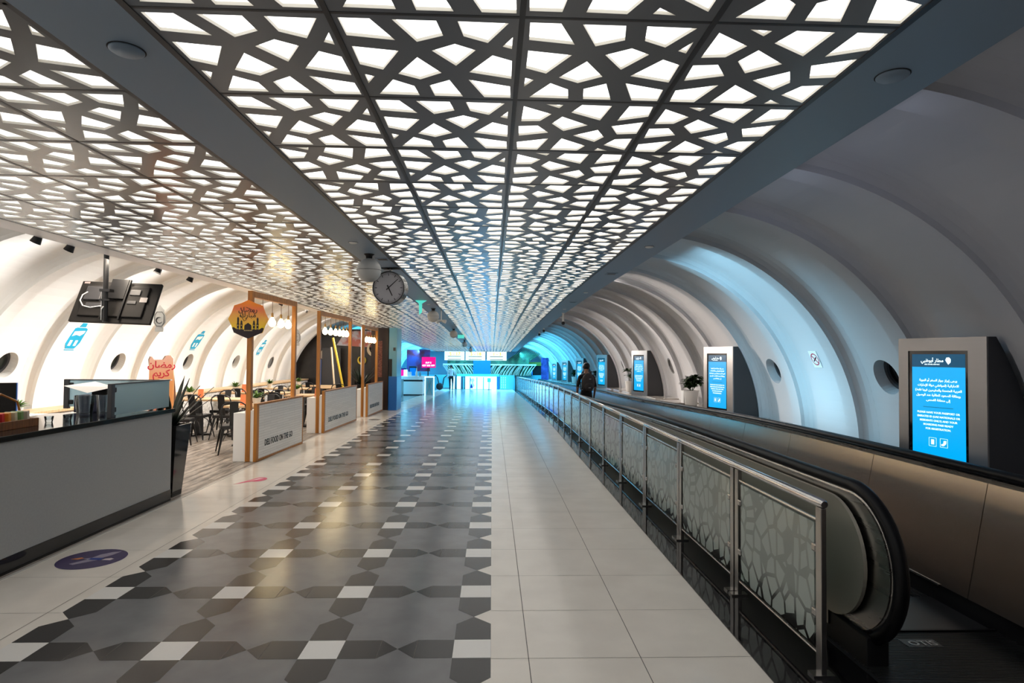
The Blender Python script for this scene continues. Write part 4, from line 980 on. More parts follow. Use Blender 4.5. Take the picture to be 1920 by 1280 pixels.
L.new(tc.outputs['Object'], sx.inputs[0]); L.new(sx.outputs[2], mr.inputs['Value']); L.new(tc.outputs['Object'], nz.inputs['Vector']); L.new(nz.outputs['Fac'], ad.inputs[0]); L.new(mr.outputs[0], ad.inputs[2]); L.new(ad.outputs[0], sb_.inputs[0]); L.new(sb_.outputs[0], cr.inputs[0]); L.new(cr.outputs[0], b.inputs['Base Color'])
mb = MB(); mb.prism(octp, sg, 0.0, 0.02); mb.build('board', gm, t)
m_sil = mat('dark silhouette ink', (0.018, 0.008, 0.014), 0.5)
mb = MB()
ground = [(-0.235, -0.13), (-0.21, -0.12), (-0.16, -0.155), (0.16, -0.155), (0.205, -0.125), (0.232, -0.14), (0.208, -0.20), (0.10, -0.25), (0.0, -0.29), (-0.10, -0.25), (-0.208, -0.20)]
mb.prism(ground, sg, 0.0205, 0.022)
for x0, h_ in ((-0.148, 0.02), (-0.098, -0.03), (0.085, -0.03), (0.138, 0.015)):
    w_ = 0.015; mb.prism([(x0 - w_, -0.156), (x0 + w_, -0.156), (x0 + w_, -0.08), (x0 + w_ * 1.3, -0.08), (x0 + w_ * 1.3, -0.07), (x0 + w_ * 0.8, -0.065), (x0 + w_ * 0.9, h_ - 0.01), (x0, h_ + 0.015), (x0 - w_ * 0.9, h_ - 0.01), (x0 - w_ * 0.8, -0.065), (x0 - w_ * 1.3, -0.07), (x0 - w_ * 1.3, -0.08), (x0 - w_, -0.08)], sg, 0.0205, 0.022)
mb.prism([(-0.055, -0.156), (0.05, -0.156), (0.05, -0.11), (0.045, -0.09), (0.0, -0.055), (-0.05, -0.09), (-0.055, -0.11)], sg, 0.0205, 0.022); mb.build('mosque_silhouette', m_sil, t)
mb = MB()
for i in range(7): mb.prism([(-0.058 + i * 0.018, -0.176), (-0.048 + i * 0.018, -0.176), (-0.048 + i * 0.018, -0.163), (-0.058 + i * 0.018, -0.163)], sg, 0.0221, 0.023)
for x0 in (-0.148, -0.098, 0.085, 0.138):
    for z0 in (-0.15, -0.10): mb.prism([(x0 - 0.005, z0), (x0 + 0.005, z0), (x0 + 0.005, z0 + 0.014), (x0 - 0.005, z0 + 0.014)], sg, 0.0221, 0.023)
mb.build('window_dots', mat('yellow ink', (0.9, 0.7, 0.3), 0.5), t)
text_obj('calligraphy', text_mesh('calligraphy', [(arabic('رمضان'), 0.10), (arabic('مبارك'), 0.10)], 0.1, m_sil, 0.78, 0.001, 0.004), (0.0, 0.0, 0), (1, 0, 0), (0, 0, 1), t).location = (-0.005, -0.023, 0.105)
# vertical bars across the calligraphy like the sweeping strokes of the print
mb = MB(); mb.tube([(-0.11, -0.0225, 0.17), (-0.09, -0.0225, 0.10), (-0.07, -0.0225, 0.04), (-0.10, -0.0225, 0.03), (-0.115, -0.0225, 0.07)], 0.0035, 6); mb.tube([(-0.03, -0.0225, 0.175), (0.05, -0.0225, 0.14), (0.09, -0.0225, 0.08), (0.10, -0.0225, 0.05)], 0.0035, 6); mb.tube([(-0.09, -0.0225, 0.02), (-0.06, -0.0225, -0.03), (-0.03, -0.0225, -0.01), (-0.025, -0.0225, 0.02)], 0.0035, 6); mb.build('pen_strokes', m_sil, t)

# ceiling hung television seen from behind
t = empty('television', (-4.22, 6.86, 2.17), 'black television seen from behind, tilted on a ceiling pole over the counter', 'television')
tm = Matrix.Rotation(radians(-24), 4, 'X') @ Matrix.Rotation(radians(2), 4, 'Y')
def tv(nm, boxes, m_, bev=0.004, par=None):
    mb = MB()
    for b_ in boxes: mb.box(*b_, 0, tm)
    return mb.build(nm, m_, par or t, bevel=bev)
pan = tv('panel', [(-0.445, 0.445, 0.0, 0.035, -0.255, 0.255)], m_darkpl)
tv('rear_cover', [(-0.36, 0.34, -0.022, 0.0, -0.19, 0.20)], m_darkpl, 0.008)
for q_ in ((-0.34, -0.16, -0.045, -0.022, 0.0, 0.17), (-0.30, -0.13, -0.035, -0.022, -0.09, -0.03), (0.14, 0.26, -0.032, -0.022, 0.08, 0.15), (0.14, 0.24, -0.030, -0.022, -0.03, 0.01)): tv('rear_housing', [q_], m_dgray, 0.008)
tv('bracket', [(-0.09, 0.10, -0.050, -0.022, 0.02, 0.27), (-0.10, -0.085, -0.045, -0.022, -0.23, 0.02), (0.10, 0.12, -0.045, -0.022, -0.24, 0.27)], m_black, 0.003)
tv('sticker', [(0.27, 0.35, -0.0235, -0.0222, 0.0, 0.06)], mat('grey label', (0.5, 0.46, 0.45), 0.6), 0); tv('corner_label', [(-0.42, -0.36, -0.0015, -0.0002, 0.225, 0.245)], mat('pink label', (0.6, 0.42, 0.42), 0.6), 0)
mb = MB(); mb.tube([tm @ Vector(p) for p in ((-0.31, -0.05, 0.09), (-0.355, -0.05, 0.05), (-0.36, -0.05, -0.02), (-0.31, -0.05, -0.085), (-0.22, -0.05, -0.105), (-0.10, -0.07, -0.09), (-0.05, -0.10, -0.13), (-0.03, -0.13, -0.16), (-0.015, -0.14, -0.13))], 0.006, 8); mb.build('cable', m_wpaint, t, smooth=60)
mb = MB(); mb.tube([(-0.02, -0.15, -0.23), (-0.02, -0.15, 0.755)], 0.026, 14); mb.build('pole', m_black, t, smooth=40)
mb = MB(); mb.tube([(-0.052, -0.162, -0.21), (-0.052, -0.162, 0.12)], 0.007, 8); mb.build('pole_cable', m_silver, t, smooth=60)
mb = MB(); mb.box(-0.07, 0.04, -0.18, -0.1, 0.10, 0.13); mb.box(-0.07, 0.04, -0.18, -0.1, 0.0, 0.02); mb.build('pole_clamp', m_black, t)

# hanging lantern cut-outs
def lantern(x, y, z, label, par=None):
    t = empty('hanging_lantern', (x, y, z), label, 'lantern ornament', 'hanging lantern ornaments')
    pr = [(-.045, -.16), (.045, -.16), (.05, -.12), (.035, -.10), (.07, -.05), (.07, .03), (.05, .08), (.055, .10), (.03, .13), (0, .16), (-.03, .13), (-.055, .10), (-.05, .08), (-.07, .03), (-.07, -.05), (-.035, -.10), (-.05, -.12)]
    mb = MB(); mb.prism(pr, sg, 0.0, 0.008); mb.build('plate', mat('pale silver card', (0.62, 0.63, 0.62), 0.35) if 'pale silver card' not in bpy.data.materials else bpy.data.materials['pale silver card'], t)
    mb = MB(); n = 18; vs = []
    pts = [Vector((0.036 * cos(a), -0.0105, 0.036 * sin(a) - 0.02)) for a in [radians(60 + 270 * i / n) for i in range(n + 1)]]
    mb.tube(pts, [0.0015 + 0.005 * sin(pi * i / n) for i in range(n + 1)], 6); mb.tube([(-.055, -.0095, -.05), (-.055, -.0095, .04), (-.03, -.0095, .08), (.03, -.0095, .08), (.055, -.0095, .04), (.055, -.0095, -.05), (.03, -.0095, -.09), (-.03, -.0095, -.09), (-.055, -.0095, -.05)], 0.003, 6)
    mb.build('crescent_outline', m_dgray, t); mb = MB(); mb.tube([(0, -0.004, 0.158), (0, -0.004, 2.645 - cdrop(y) - z)], 0.0012, 5); mb.build('thread', m_wpaint, t); return t
lantern(-4.00, 7.35, 2.02, 'pale lantern shaped ornament hanging right of the television')
lantern(-3.76, 11.7, 1.93, 'pale lantern shaped ornament hanging between the first two timber frames')

# wall stickers on the vault: cyan lantern prints
def wall_sticker(y, zc, label, wd=0.36, hg=0.50):
    t = empty('wall_sticker', (0, 0, 0), label, 'wall sticker', 'cyan lantern stickers on the cafe vault')
    th0_ = math.asin((zc + drop(y) - CZV) / RO)
    def W(a, b_, d): th_ = th0_ + b_ / RO; R_ = RO - d; return (CXL - R_ * cos(th_), y + a, CZV + R_ * sin(th_) - drop(y))
    k = wd / 0.36; h_ = hg / 0.5
    shapes = [[(-.10, -.22), (.10, -.22), (.16, -.12), (.16, .0), (.15, .14), (.10, .16), (-.10, .16), (-.15, .14), (-.16, .0), (-.16, -.12)], [(-.07, .175), (.07, .175), (.05, .25), (-.05, .25)], [(-.11, -.25), (.11, -.25), (.11, -.235), (-.11, -.235)]]
    mb = MB()
    for sh_ in shapes: mb.prism([(a * k, b_ * h_) for a, b_ in sh_], W, 0.004, 0.007)
    mb.build('print', m_cyanst, t)
    mb = MB()
    for sh_ in ([(-.11, .0), (-.03, .03), (.06, .01), (.12, .06), (.12, .11), (-.11, .09)], [(-.09, -.17), (-.03, -.17), (-.03, -.07), (-.09, -.07)], [(.03, -.17), (.09, -.17), (.09, -.07), (.03, -.07)]): mb.prism([(a * k, b_ * h_) for a, b_ in sh_], W, 0.0075, 0.009)
    mb.build('white_shapes', m_wpaint, t)
wall_sticker(9.68, 1.86, 'cyan lantern sticker on the cafe vault, under the television'); wall_sticker(13.52, 1.90, 'cyan lantern sticker on the cafe vault above a porthole, left of the festive sign'); wall_sticker(17.3, 1.80, 'smallest cyan lantern sticker on the vault, behind the first timber frame')

# festive A board
t = empty('a_board', (-5.30, 9.75, 0), 'pink and orange folding board with red Arabic greeting, behind the counter glass', 'a board', None, 0.12)
pr = [(-.23, 0), (.23, 0), (.19, 1.18), (.17, 1.52), (.12, 1.57), (.06, 1.56), (.02, 1.50), (-.12, 1.50), (-.16, 1.56), (-.19, 1.50), (-.18, 1.2)]
gm2 = mat('peach print', (0.85, 0.5, 0.3), 0.5); N, L, b = nodes(gm2); tc = N.new('ShaderNodeTexCoord'); sx = N.new('ShaderNodeSeparateXYZ'); mr = N.new('ShaderNodeMapRange'); mr.inputs['From Min'].default_value = 1.1; mr.inputs['From Max'].default_value = 1.6
cr = N.new('ShaderNodeValToRGB'); cr.color_ramp.elements[0].color = (0.80, 0.33, 0.10, 1); cr.color_ramp.elements[1].color = (0.85, 0.52, 0.42, 1)
L.new(tc.outputs['Object'], sx.inputs[0]); L.new(sx.outputs[2], mr.inputs['Value']); L.new(mr.outputs[0], cr.inputs[0]); L.new(cr.outputs[0], b.inputs['Base Color'])
mb = MB(); mb.prism(pr, lambda a, b_, d: (a, -d + (b_ * 0.08), b_), 0, 0.012); mb.build('front_board', gm2, t)
mb = MB(); mb.prism(pr, lambda a, b_, d: (a - 0.03, 0.42 - d - (b_ * 0.18), b_), 0, 0.012); mb.build('rear_board', mat('brown hardboard', (0.35, 0.25, 0.2), 0.7), t)
m_red = mat('red ink', (0.60, 0.01, 0.04), 0.5)
o = text_obj('greeting', text_mesh('greeting', [(arabic('رمضان'), 0.15), (arabic('كريم'), 0.15)], 0.1, m_red, 0.9, 0.002, 0.02), (0, 0.098, 1.37), (1, 0, 0), (0, 0.08, 1), t)
mb = MB(); mb.box(-0.02, 0.17, 0.075, 0.078, 1.165, 1.185); mb.build('small_print', m_wpaint, t)

# banquette along the vault
t = empty('banquette', (0, 0, 0), 'white stone faced bench ledge with oak strip running along the cafe vault wall', 'bench')
mb = MB(); mb.box(-6.69, -6.30, 8.0, 20.8, 0, 0.74); mb.build('stone_base', m_stonebase, t); 
mb = MB(); mb.box(-6.69, -6.27, 8.0, 20.8, 0.74, 0.78); mb.build('oak_top', m_woodtop, t, bevel=0.003)
# tables
def table(x0, x1, y0, y1, label, h=0.72):
    cx, cy = (x0 + x1) / 2, (y0 + y1) / 2; w_, d = x1 - x0, y1 - y0
    t = empty('cafe_table', (cx, cy, -drop(cy)), label, 'table', 'oak topped cafe tables')
    mb = MB(); mb.box(-w_ / 2, w_ / 2, -d / 2, d / 2, h - 0.035, h); mb.build('table_top', m_woodtop, t, bevel=0.004)
    for s_ in ((-1, 1) if w_ > 1.2 else (0,)):
        x = s_ * (w_ / 2 - 0.45); mb = MB(); mb.box(x - 0.045, x + 0.045, -0.045, 0.045, 0.03, h - 0.035); mb.build('pedestal', m_black, t)
        mb = MB(); mb.box(x - 0.25, x + 0.25, -0.04, 0.04, 0, 0.03); mb.box(x - 0.04, x + 0.04, -0.25, 0.25, 0, 0.0299); mb.build('foot', m_black, t)
    return t
TAB = [(-6.24, -4.62, 11.78, 12.40, 'long oak topped table nearest the counter, in the first row'), (-6.24, -4.75, 14.0, 14.6, 'oak topped table in the second row, behind the nearest timber post'), (-6.24, -4.8, 16.3, 16.9, 'oak topped table in the third row towards the dark wall'), (-6.2, -4.9, 18.6, 19.2, 'oak topped table nearest the black wall'), (-4.55, -3.95, 10.35, 10.95, 'small square table behind the nearest partition'), (-4.5, -3.9, 13.2, 13.8, 'small square table behind the middle partition'), (-5.1, -4.5, 17.2, 17.8, 'small square table beside the farthest partition'), (-6.24, -5.80, 10.5, 11.05, 'small oak table at the left, beside the folding board')]
for a in TAB: table(*a)
def cafe_chair():
    r = bpy.data.objects.new('cafe_chair', None); C.objects.link(r)
    mb = MB(); mb.box(-.18, .18, -.18, .18, .435, .455); mb.box(-.185, .185, -.185, -.175, .40, .45); mb.box(-.185, .185, .175, .185, .40, .45); mb.box(-.185, -.175, -.185, .185, .40, .45); mb.box(.175, .185, -.185, .185, .40, .45); mb.build('seat', m_black, r, bevel=0.004)
    for sx_ in (-1, 1):
        for sy in (-1, 1):
            a, b_ = Vector((sx_ * .165, sy * .165, .43)), Vector((sx_ * .225, sy * .235, 0)); mb = MB(); vs = []
            for p, w_ in ((a, .05), (b_, .018)): vs += [p + Vector((-sx_ * w_, 0, 0)), p, p + Vector((0, -sy * w_, 0)), p + Vector((-sx_ * w_ * .8, -sy * w_ * .8, 0)) * 0.4]
            mb.add(vs, [(0, 1, 5, 4), (1, 2, 6, 5), (2, 3, 7, 6), (3, 0, 4, 7), (0, 3, 2, 1), (4, 5, 6, 7)]); mb.build('leg', m_black, r)
    mb = MB()
    for sy in (-1, 1): mb.tube([(-.15, sy * .20, .22), (-.10, sy * .185, .34), (0, sy * .18, .39), (.10, sy * .185, .34), (.15, sy * .20, .22)], 0.007, 6)
    mb.build('arched_brace', m_black, r, smooth=60)
    mb = MB(); pts = [(-.17, -.17, .44), (-.175, -.20, .58), (-.185, -.235, .70), (-.16, -.255, .79), (-.10, -.265, .83), (0, -.268, .84), (.10, -.265, .83), (.16, -.255, .79), (.185, -.235, .70), (.175, -.20, .58), (.17, -.17, .44)]
    mb.tube(pts, 0.011, 8); mb.build('back_hoop', m_black, r, smooth=60)
    mb = MB(); vs = [(-.055, -.175, .44), (.055, -.175, .44), (.065, -.262, .835), (-.065, -.262, .835), (-.055, -.169, .44), (.055, -.169, .44), (.065, -.256, .835), (-.065, -.256, .835)]
    mb.add(vs, [(0, 1, 2, 3), (7, 6, 5, 4), (0, 4, 5, 1), (1, 5, 6, 2), (2, 6, 7, 3), (3, 7, 4, 0)]); mb.build('back_splat', m_black, r)
    return r
ch0 = cafe_chair()
CH = [(-5.56, 11.58, 0, 'black metal chair with back to the camera, left one at the first long table'), (-5.02, 11.58, 0, 'black metal chair with back to the camera, right one at the first long table'), (-5.50, 10.85, -1.35, 'black metal chair seen sideways just right of the spiky agave'), (-5.55, 12.62, pi, 'black metal chair on the far side of the first long table, left'), (-4.98, 12.62, pi, 'black metal chair on the far side of the first long table, right'),
      (-5.62, 13.75, 0, 'black metal chair at the second row table, left of the timber post'), (-4.42, 12.45, 0.1, 'black metal chair just right of the nearest timber post'), (-5.12, 13.8, 0, 'black metal chair at the second row table, right of the timber post'), (-5.2, 14.75, pi, 'black metal chair on the far side of the second row table'), (-4.80, 13.25, 0.9, 'turned black metal chair behind the nearest slatted partition'),
      (-5.15, 16.2, 0, 'black metal chair at the third row table, behind the rear post of the first frame'), (-4.22, 9.95, 0.5, 'black metal chair directly behind the white end of the nearest partition'), (-4.2, 11.35, pi, 'black metal chair facing the camera side behind the nearest partition'), (-4.2, 14.15, pi, 'black metal chair behind the middle partition'), (-5.5, 18.4, 0, 'black metal chair at the table nearest the black wall'), (-4.3, 16.95, 0.3, 'black metal chair beside the farthest partition')]
for i, (x, y, rz, lb) in enumerate(CH):
    c = ch0 if i == 0 else copy_tree(ch0)
    c.location = (x, y + 0.18 * cos(rz) * 0, -drop(y)); c.rotation_euler = (0, 0, rz); tag(c, lb, 'chair', 'black metal cafe chairs')
def bush(x, y, z, label, s=1.0, seed=1):
    t = empty('potted_bush', (x, y, z), label, 'potted plant', 'small potted bushes in the cafe')
    mb = MB(); mb.lathe([(0.001, 0), (.05, 0), (.065, .10), (.068, .105), (.058, .105), (.001, .095)], n=18); mb.build('pot', m_pot, t, smooth=40)
    mb = MB(); leafy(mb, (0, 0, .10), 60, .17, .03, seed, 0.75, 0.25); mb.build('foliage', m_leafb, t, fix=False); t.scale = (s, s, s)
BU = [(-6.0, 12.15, 'green bush in a white pot on the first long table'), (-6.02, 14.35, 'green bush in a white pot on the second row table'), (-6.05, 16.6, 'green bush in a white pot on the third row table, right of the timber post'), (-6.0, 18.9, 'green bush in a white pot on the table nearest the black wall'), (-4.32, 13.5, 'green bush in a white pot behind the middle partition'), (-4.1, 10.65, 'green bush in a white pot behind the nearest partition')]
for i, (x, y, lb) in enumerate(BU): bush(x, y, 0.721 - drop(y), lb, 1.1, 20 + i)
bush(-5.3, 6.9, 0.9, 'light green bush behind the counter, left of the dark screen post', 0.8, 40)
o = MB().box(-5.5, -5.1, 6.7, 7.1, 0, 0.898).build('side_cabinet', m_wpaint); tag(o, 'white cabinet behind the counter carrying a small green bush', 'cabinet')
MC = [(-5.75, 12.1, 'first long table, beside the bush'), (-5.8, 14.3, 'second row table'), (-4.30, 10.58, 'small table behind the nearest partition'), (-3.62, 12.62, 'white end box of the middle partition')]
for x, y, lb in MC:
    z = 0.721 if y != 12.62 else 0.722
    mb = MB(); mb.add([(-.05, -.03, 0), (.05, -.03, 0), (.05, 0, .18), (-.05, 0, .18), (-.05, .03, 0), (.05, .03, 0), (.05, 0.004, .18), (-.05, 0.004, .18)], [(0, 1, 2, 3), (7, 6, 5, 4), (0, 4, 5, 1), (1, 5, 6, 2), (2, 6, 7, 3), (3, 7, 4, 0)]); o = mb.build('menu_card', m_orange); o.location = (x, y, z - drop(y)); tag(o, 'orange folded menu card on the ' + lb, 'menu card', 'orange menu cards')

# black wall of the kitchen at the end of the cafe, shaped to the vault
yw = 20.95; dz = drop(yw); prof = [(-3.2, 0)]
for i in range(22):
    a = radians(100 - 112 * i / 21); 
    x = CXL - 2.6 * sin(radians(-58 + 148 * i / 21)); z = CZV + 2.6 * cos(radians(-58 + 148 * i / 21))
    if z > 0: prof.append((min(x, -3.2), min(z, 2.62)))
prof.append((-6.95, 0)); 
b = MB(); b.prism(prof, lambda a, b_, d: (a, yw + d, b_ - dz), 0, 0.12); struct(b.build('wall_cafe_end', noise_col(mat('charcoal wall', (0.02, 0.018, 0.017), 0.3), (0.012, 0.011, 0.011), (0.035, 0.030, 0.028), 2.2, 4)))
def moon(x, z, r_, label, m_, y=20.84, full=True):
    t = empty('moon_ornament', (x, y, z), label, 'moon ornament', 'crescent ornaments in front of the black wall')
    n = 26; o_ = []; i_ = []
    for k in range(n + 1):
        a = radians(125 + 290 * k / n); o_.append((r_ * cos(a), r_ * sin(a))); i_.append((r_ * 0.68 * cos(a), r_ * 0.74 * sin(a) + r_ * 0.14))
    mb = MB(); mb.prism(o_ + i_[::-1], sg, 0, 0.02); mb.build('crescent', m_, t)
    if full:
        mb = MB(); mb.prism([(-.09, -.11), (.09, -.11), (.11, -.03), (.06, .07), (0, .15), (-.06, .07), (-.11, -.03)], sg, 0.0, 0.02); mb.build('lantern_plate', m_, t)
    mb = MB(); mb.tube([(0, 0.003, -0.0), (0, 0.003, r_)], 0.002, 4); mb.build('thread', m_black, t)
m_cream = mat('cream card', (0.72, 0.58, 0.40), 0.5); m_gold = mat('yellow card', (0.75, 0.55, 0.05), 0.5)
moon(-5.69, 1.60, 0.21, 'cream crescent ornament on the black wall, inside the second timber frame', m_cream); moon(-4.06, 1.80, 0.25, 'larger cream crescent ornament behind the farthest timber frame', m_cream); moon(-4.48, 1.42, 0.15, 'small yellow crescent left of the farthest timber frame', m_gold, full=False)
def stick(p0, p1, r_, m_, label):
    mb = MB(); mb.tube([p0, p1], r_, 10); tag(mb.build('display_pole', m_, smooth=40), label, 'pole', 'poles leaning in front of the black wall')
stick((-5.15, 19.6, 2.15), (-4.62, 19.4, 0.02 - drop(19)), 0.035, m_gold, 'leaning yellow pole in front of the black wall'); stick((-5.36, 20.2, 1.85), (-5.02, 19.6, 0.02 - drop(19.6)), 0.03, m_cream, 'leaning cream pole left of the yellow pole'); stick((-4.26, 19.8, 2.5), (-4.24, 19.8, 0.0 - drop(20.2)), 0.04, m_wpaint, 'upright white pole between the two rear timber frames')
t = empty('food_poster', (-4.62, 20.92, 2.15), 'wide photo print of pink sliced food high on the black wall', 'poster')
mb = MB(); mb.prism([(-.75, -.22), (.45, -.28), (.75, .1), (.6, .3), (-.45, .26)], sg, 0.0, 0.02); mb.build('print', noise_col(mat('pink food print', (0.6, 0.25, 0.2), 0.4), (0.62, 0.60, 0.66), (0.55, 0.16, 0.12), 3.2, 3, ramp=(0.42, 0.55), dist=0.6), t)
t = empty('dark_display', (-5.45, 20.6, -drop(20.6)), 'tall charcoal display board behind the cream crescent', 'display board')
mb = MB(); mb.box(-0.32, 0.30, 0.0, 0.05, 0.0, 1.95); mb.build('board', m_dgray, t); mb = MB(); mb.box(-0.42, -0.36, 0.0, 0.03, 0.0, 1.55); mb.build('blue_light_strip', mat('blue tube', (0.02, 0.1, 0.3), 0.3, emit=(0.05, 0.3, 0.9), estr=0.6), t)
o = MB().box(-4.5, -3.55, 19.9, 20.5, -drop(20), 0.9 - drop(20)).build('kitchen_counter', m_blackgl); tag(o, 'low black counter unit in front of the black wall', 'counter')
# dark pillar, blue pillar
d = drop(18.3)
t = empty('dark_pillar', (-3.5, 18.4, -d), 'dark brown pillar with a reddish brick strip beside the blue pillar', 'pillar')
mb = MB(); mb.box(-0.18, 0.34, 0, 0.9, 0, 2.50); mb.build('shaft', mat('dark brown cladding', (0.03, 0.014, 0.010), 0.35), t)
mb = MB(); mb.box(0.02, 0.16, -0.012, 0, 1.0, 2.1); mb.build('brick_strip', noise_col(mat('red brick strip', (0.2, 0.07, 0.05), 0.7), (0.12, 0.03, 0.02), (0.32, 0.13, 0.09), 14, 2, (1, 1, 3)), t)
t = empty('blue_pillar', (-3.13, 18.35, -d), 'blue panelled pillar with black side at the end of the cafe', 'pillar')
mb = MB(); mb.box(0.0, 0.24, 0, 0.9, 1.02, 2.50); mb.build('upper_panel', m_bluepl, t); mb = MB(); mb.box(0.0, 0.25, -0.01, 0.9, 0, 1.02); mb.build('lower_panel', m_bluep, t)
mb = MB(); mb.box(0.0, 0.10, -0.012, -0.0101, 1.03, 1.55); mb.build('black_panel', m_black, t); mb = MB(); mb.box(0.13, 0.20, -0.02, 0.0, 1.80, 1.90); mb.build('grey_socket', m_dgray, t)
agave('potted_agave', -3.86, 17.95, 'spiky agave in a black planter behind the farthest partition', 0.80)
# floor stickers
def floor_sticker(x, y, r_, m_, label, wings=True, rot=0.0):
    t = empty('floor_sticker', (x, y, 0.001 - drop(y)), label, 'floor sticker', 'floor stickers on the pale tiles', rot)
    mb = MB(); mb.lathe([(0.001, 0), (r_, 0), (r_, 0.0008), (0.001, 0.0008)], n=40); mb.build('disc', m_, t)
    if wings:
        k = r_ / 0.24
        def fz(a, b_, d): return (a * k, b_ * k, d)
        mb = MB(); mb.prism([(-.02, -.01), (-.10, -.12), (-.06, -.14), (.06, -.03)], fz, 0.0009, 0.0013); mb.prism([(-.02, .01), (-.0, .10), (.06, .16), (.12, .18), (.10, .09), (.06, .02)], fz, 0.0009, 0.0013); mb.prism([(-.07, .0), (-.02, .02), (-.02, -.02)], fz, 0.0014, 0.0016); mb.build('grey_wings', mat('sticker grey', (0.32, 0.28, 0.36), 0.4), t)
        mb = MB(); mb.prism([(-.02, -.022), (.08, -.03), (.08, .022), (-.02, .018)], fz, 0.0016, 0.0019); mb.build('blue_body', mat('sticker blue', (0.0, 0.03, 0.24), 0.4), t)
        mb = MB(); mb.prism([(-.16, -.01), (-.10, -.02), (-.07, .01), (-.10, .03)], fz, 0.0016, 0.0019); mb.build('orange_flame', mat('sticker orange', (0.6, 0.2, 0.04), 0.4), t)
        mb = MB(); mb.prism([(.09, -.03), (.16, -.035), (.17, .0), (.14, .015), (.10, .0)], fz, 0.0016, 0.0019); mb.build('white_head', mat('sticker white', (0.6, 0.5, 0.52), 0.4), t)
    return t
floor_sticker(-3.09, 4.81, 0.235, mat('purple vinyl', (0.055, 0.035, 0.12), 0.25), 'round dark purple floor sticker beside the service counter')
t = empty('floor_sticker', (-3.03, 7.72, 0.001), 'pink drop shaped floor sticker beside the nearest partition', 'floor sticker', 'floor stickers on the pale tiles')
pk = mat('pink vinyl', (0.62, 0.06, 0.16), 0.4); mb = MB(); pts = []
for i in range(20):
    a = -pi * 0.62 + 1.24 * pi * i / 19; pts.append((0.06 + 0.10 * cos(a), 0.10 + 0.13 * sin(a)))
pts.append((-0.13, -0.20)); mb.prism(pts, lambda a, b_, d: (a, b_, d), 0, 0.0009); mb.build('drop', pk, t)
mb = MB(); mb.prism([(-0.06, -0.02), (0.06, 0.10), (0.10, 0.17), (0.05, 0.15), (0.0, 0.06)], lambda a, b_, d: (a, b_, d), 0.0010, 0.0014); mb.build('white_mark', m_wpaint, t)
floor_sticker(-2.93, 15.2, 0.15, mat('grey vinyl', (0.10, 0.09, 0.09), 0.4), 'small dark floor sticker beside the farthest partition', False)
# ================================================================== THINGS ON AND UNDER THE CEILING
XB = -1.285
for i, (y, lb) in enumerate(((6.25, 'largest white globe speaker under the soffit, left of the clock'), (12.85, 'second white globe speaker under the soffit, beyond the clock'), (19.4, 'third globe speaker under the soffit'), (26.6, 'fourth globe speaker along the soffit, blue tinted'), (33.6, 'fifth globe speaker along the soffit, small and blue tinted'), (39.8, 'farthest globe speaker, against the bright boards'))):
    z = CZ - cdrop(y); t = empty('globe_speaker', (XB + 0.003 * (y - 6), y, z), lb, 'speaker', 'globe speakers under the soffit')
    r_ = 0.125; mb = MB(); mb.sphere((0, 0, -0.045 - r_), r_, 20); mb.build('shell', m_globe, t, smooth=60)
    mb = MB(); mb.lathe([(0.03, -0.06), (0.035, -0.02), (0.055, -0.003)], n=20); mb.build('mount', m_darkpl, t, smooth=40)
    mb = MB(); mb.lathe([(r_ + 0.0005, -0.045 - r_ - 0.0015), (r_ + 0.001, -0.045 - r_ + 0.0015)], n=48); mb.build('seam', m_darkpl, t)
# station clock
t = empty('hanging_clock', (-1.225, 7.22, CZ - 0.003), 'round steel station clock with black hands hanging from the soffit', 'clock', None, radians(-9))
cz_ = -0.245; R_ = 0.2
def ck(nm, prof, m_, sm=40):
    mb = MB(); mb.lathe(prof, (0, 0, cz_), 48, 0, Matrix.Rotation(radians(90), 4, 'X')); return mb.build(nm, m_, t, smooth=sm)
ck('case', [(0.19, -0.075), (R_, -0.07), (R_, 0.07), (0.185, 0.075), (0.182, 0.066)], m_rail)
mb = MB(); mb.tube([(0.1895 * cos(2 * pi * i / 48), -0.074, cz_ + 0.1895 * sin(2 * pi * i / 48)) for i in range(49)], 0.0065, 6, caps=False); mb.build('rim', m_dgray, t, smooth=60)
ck('dial', [(0.183, 0.0655), (0.183, 0.067)], m_face)
mb = MB()
for i in range(60):
    a = 2 * pi * i / 60; L_ = 0.032 if i % 5 == 0 else 0.014; w_ = 0.0042 if i % 5 == 0 else 0.0022; c_, s_ = cos(a), sin(a)
    def q(rr, ww): return (rr * c_ - ww * s_, -0.0685, cz_ + rr * s_ + ww * c_)
    mb.add([q(0.175, -w_), q(0.175, w_), q(0.175 - L_, w_), q(0.175 - L_, -w_)], [(0, 1, 2, 3)])
mb.build('minute_marks', m_black, t)
def handm(nm, ang_, l0, l1, w0, w1, yy):
    a = radians(90 - ang_); c_, s_ = cos(a), sin(a)
    def q(rr, ww): return (rr * c_ - ww * s_, yy, cz_ + rr * s_ + ww * c_)
    MB().add([q(-l0, -w0), q(-l0, w0), q(l1, w1), q(l1, -w1)], [(0, 1, 2, 3)]).build(nm, m_black, t)
handm('minute_hand', 48, 0.035, 0.155, 0.007, 0.004, -0.0710); handm('hour_hand', 154, 0.035, 0.105, 0.008, 0.006, -0.0698)
mb = MB(); mb.tube([(0, 0, cz_ + R_ - 0.004), (0, 0, 0)], 0.018, 12); mb.lathe([(0.05, -0.012), (0.05, 0.0)], n=20); mb.build('stem', m_rail, t, smooth=40)
mb = MB(); mb.box(-0.10, 0.10, -0.05, 0.05, -0.012, 0.0); mb.build('ceiling_plate', m_darkpl, t)
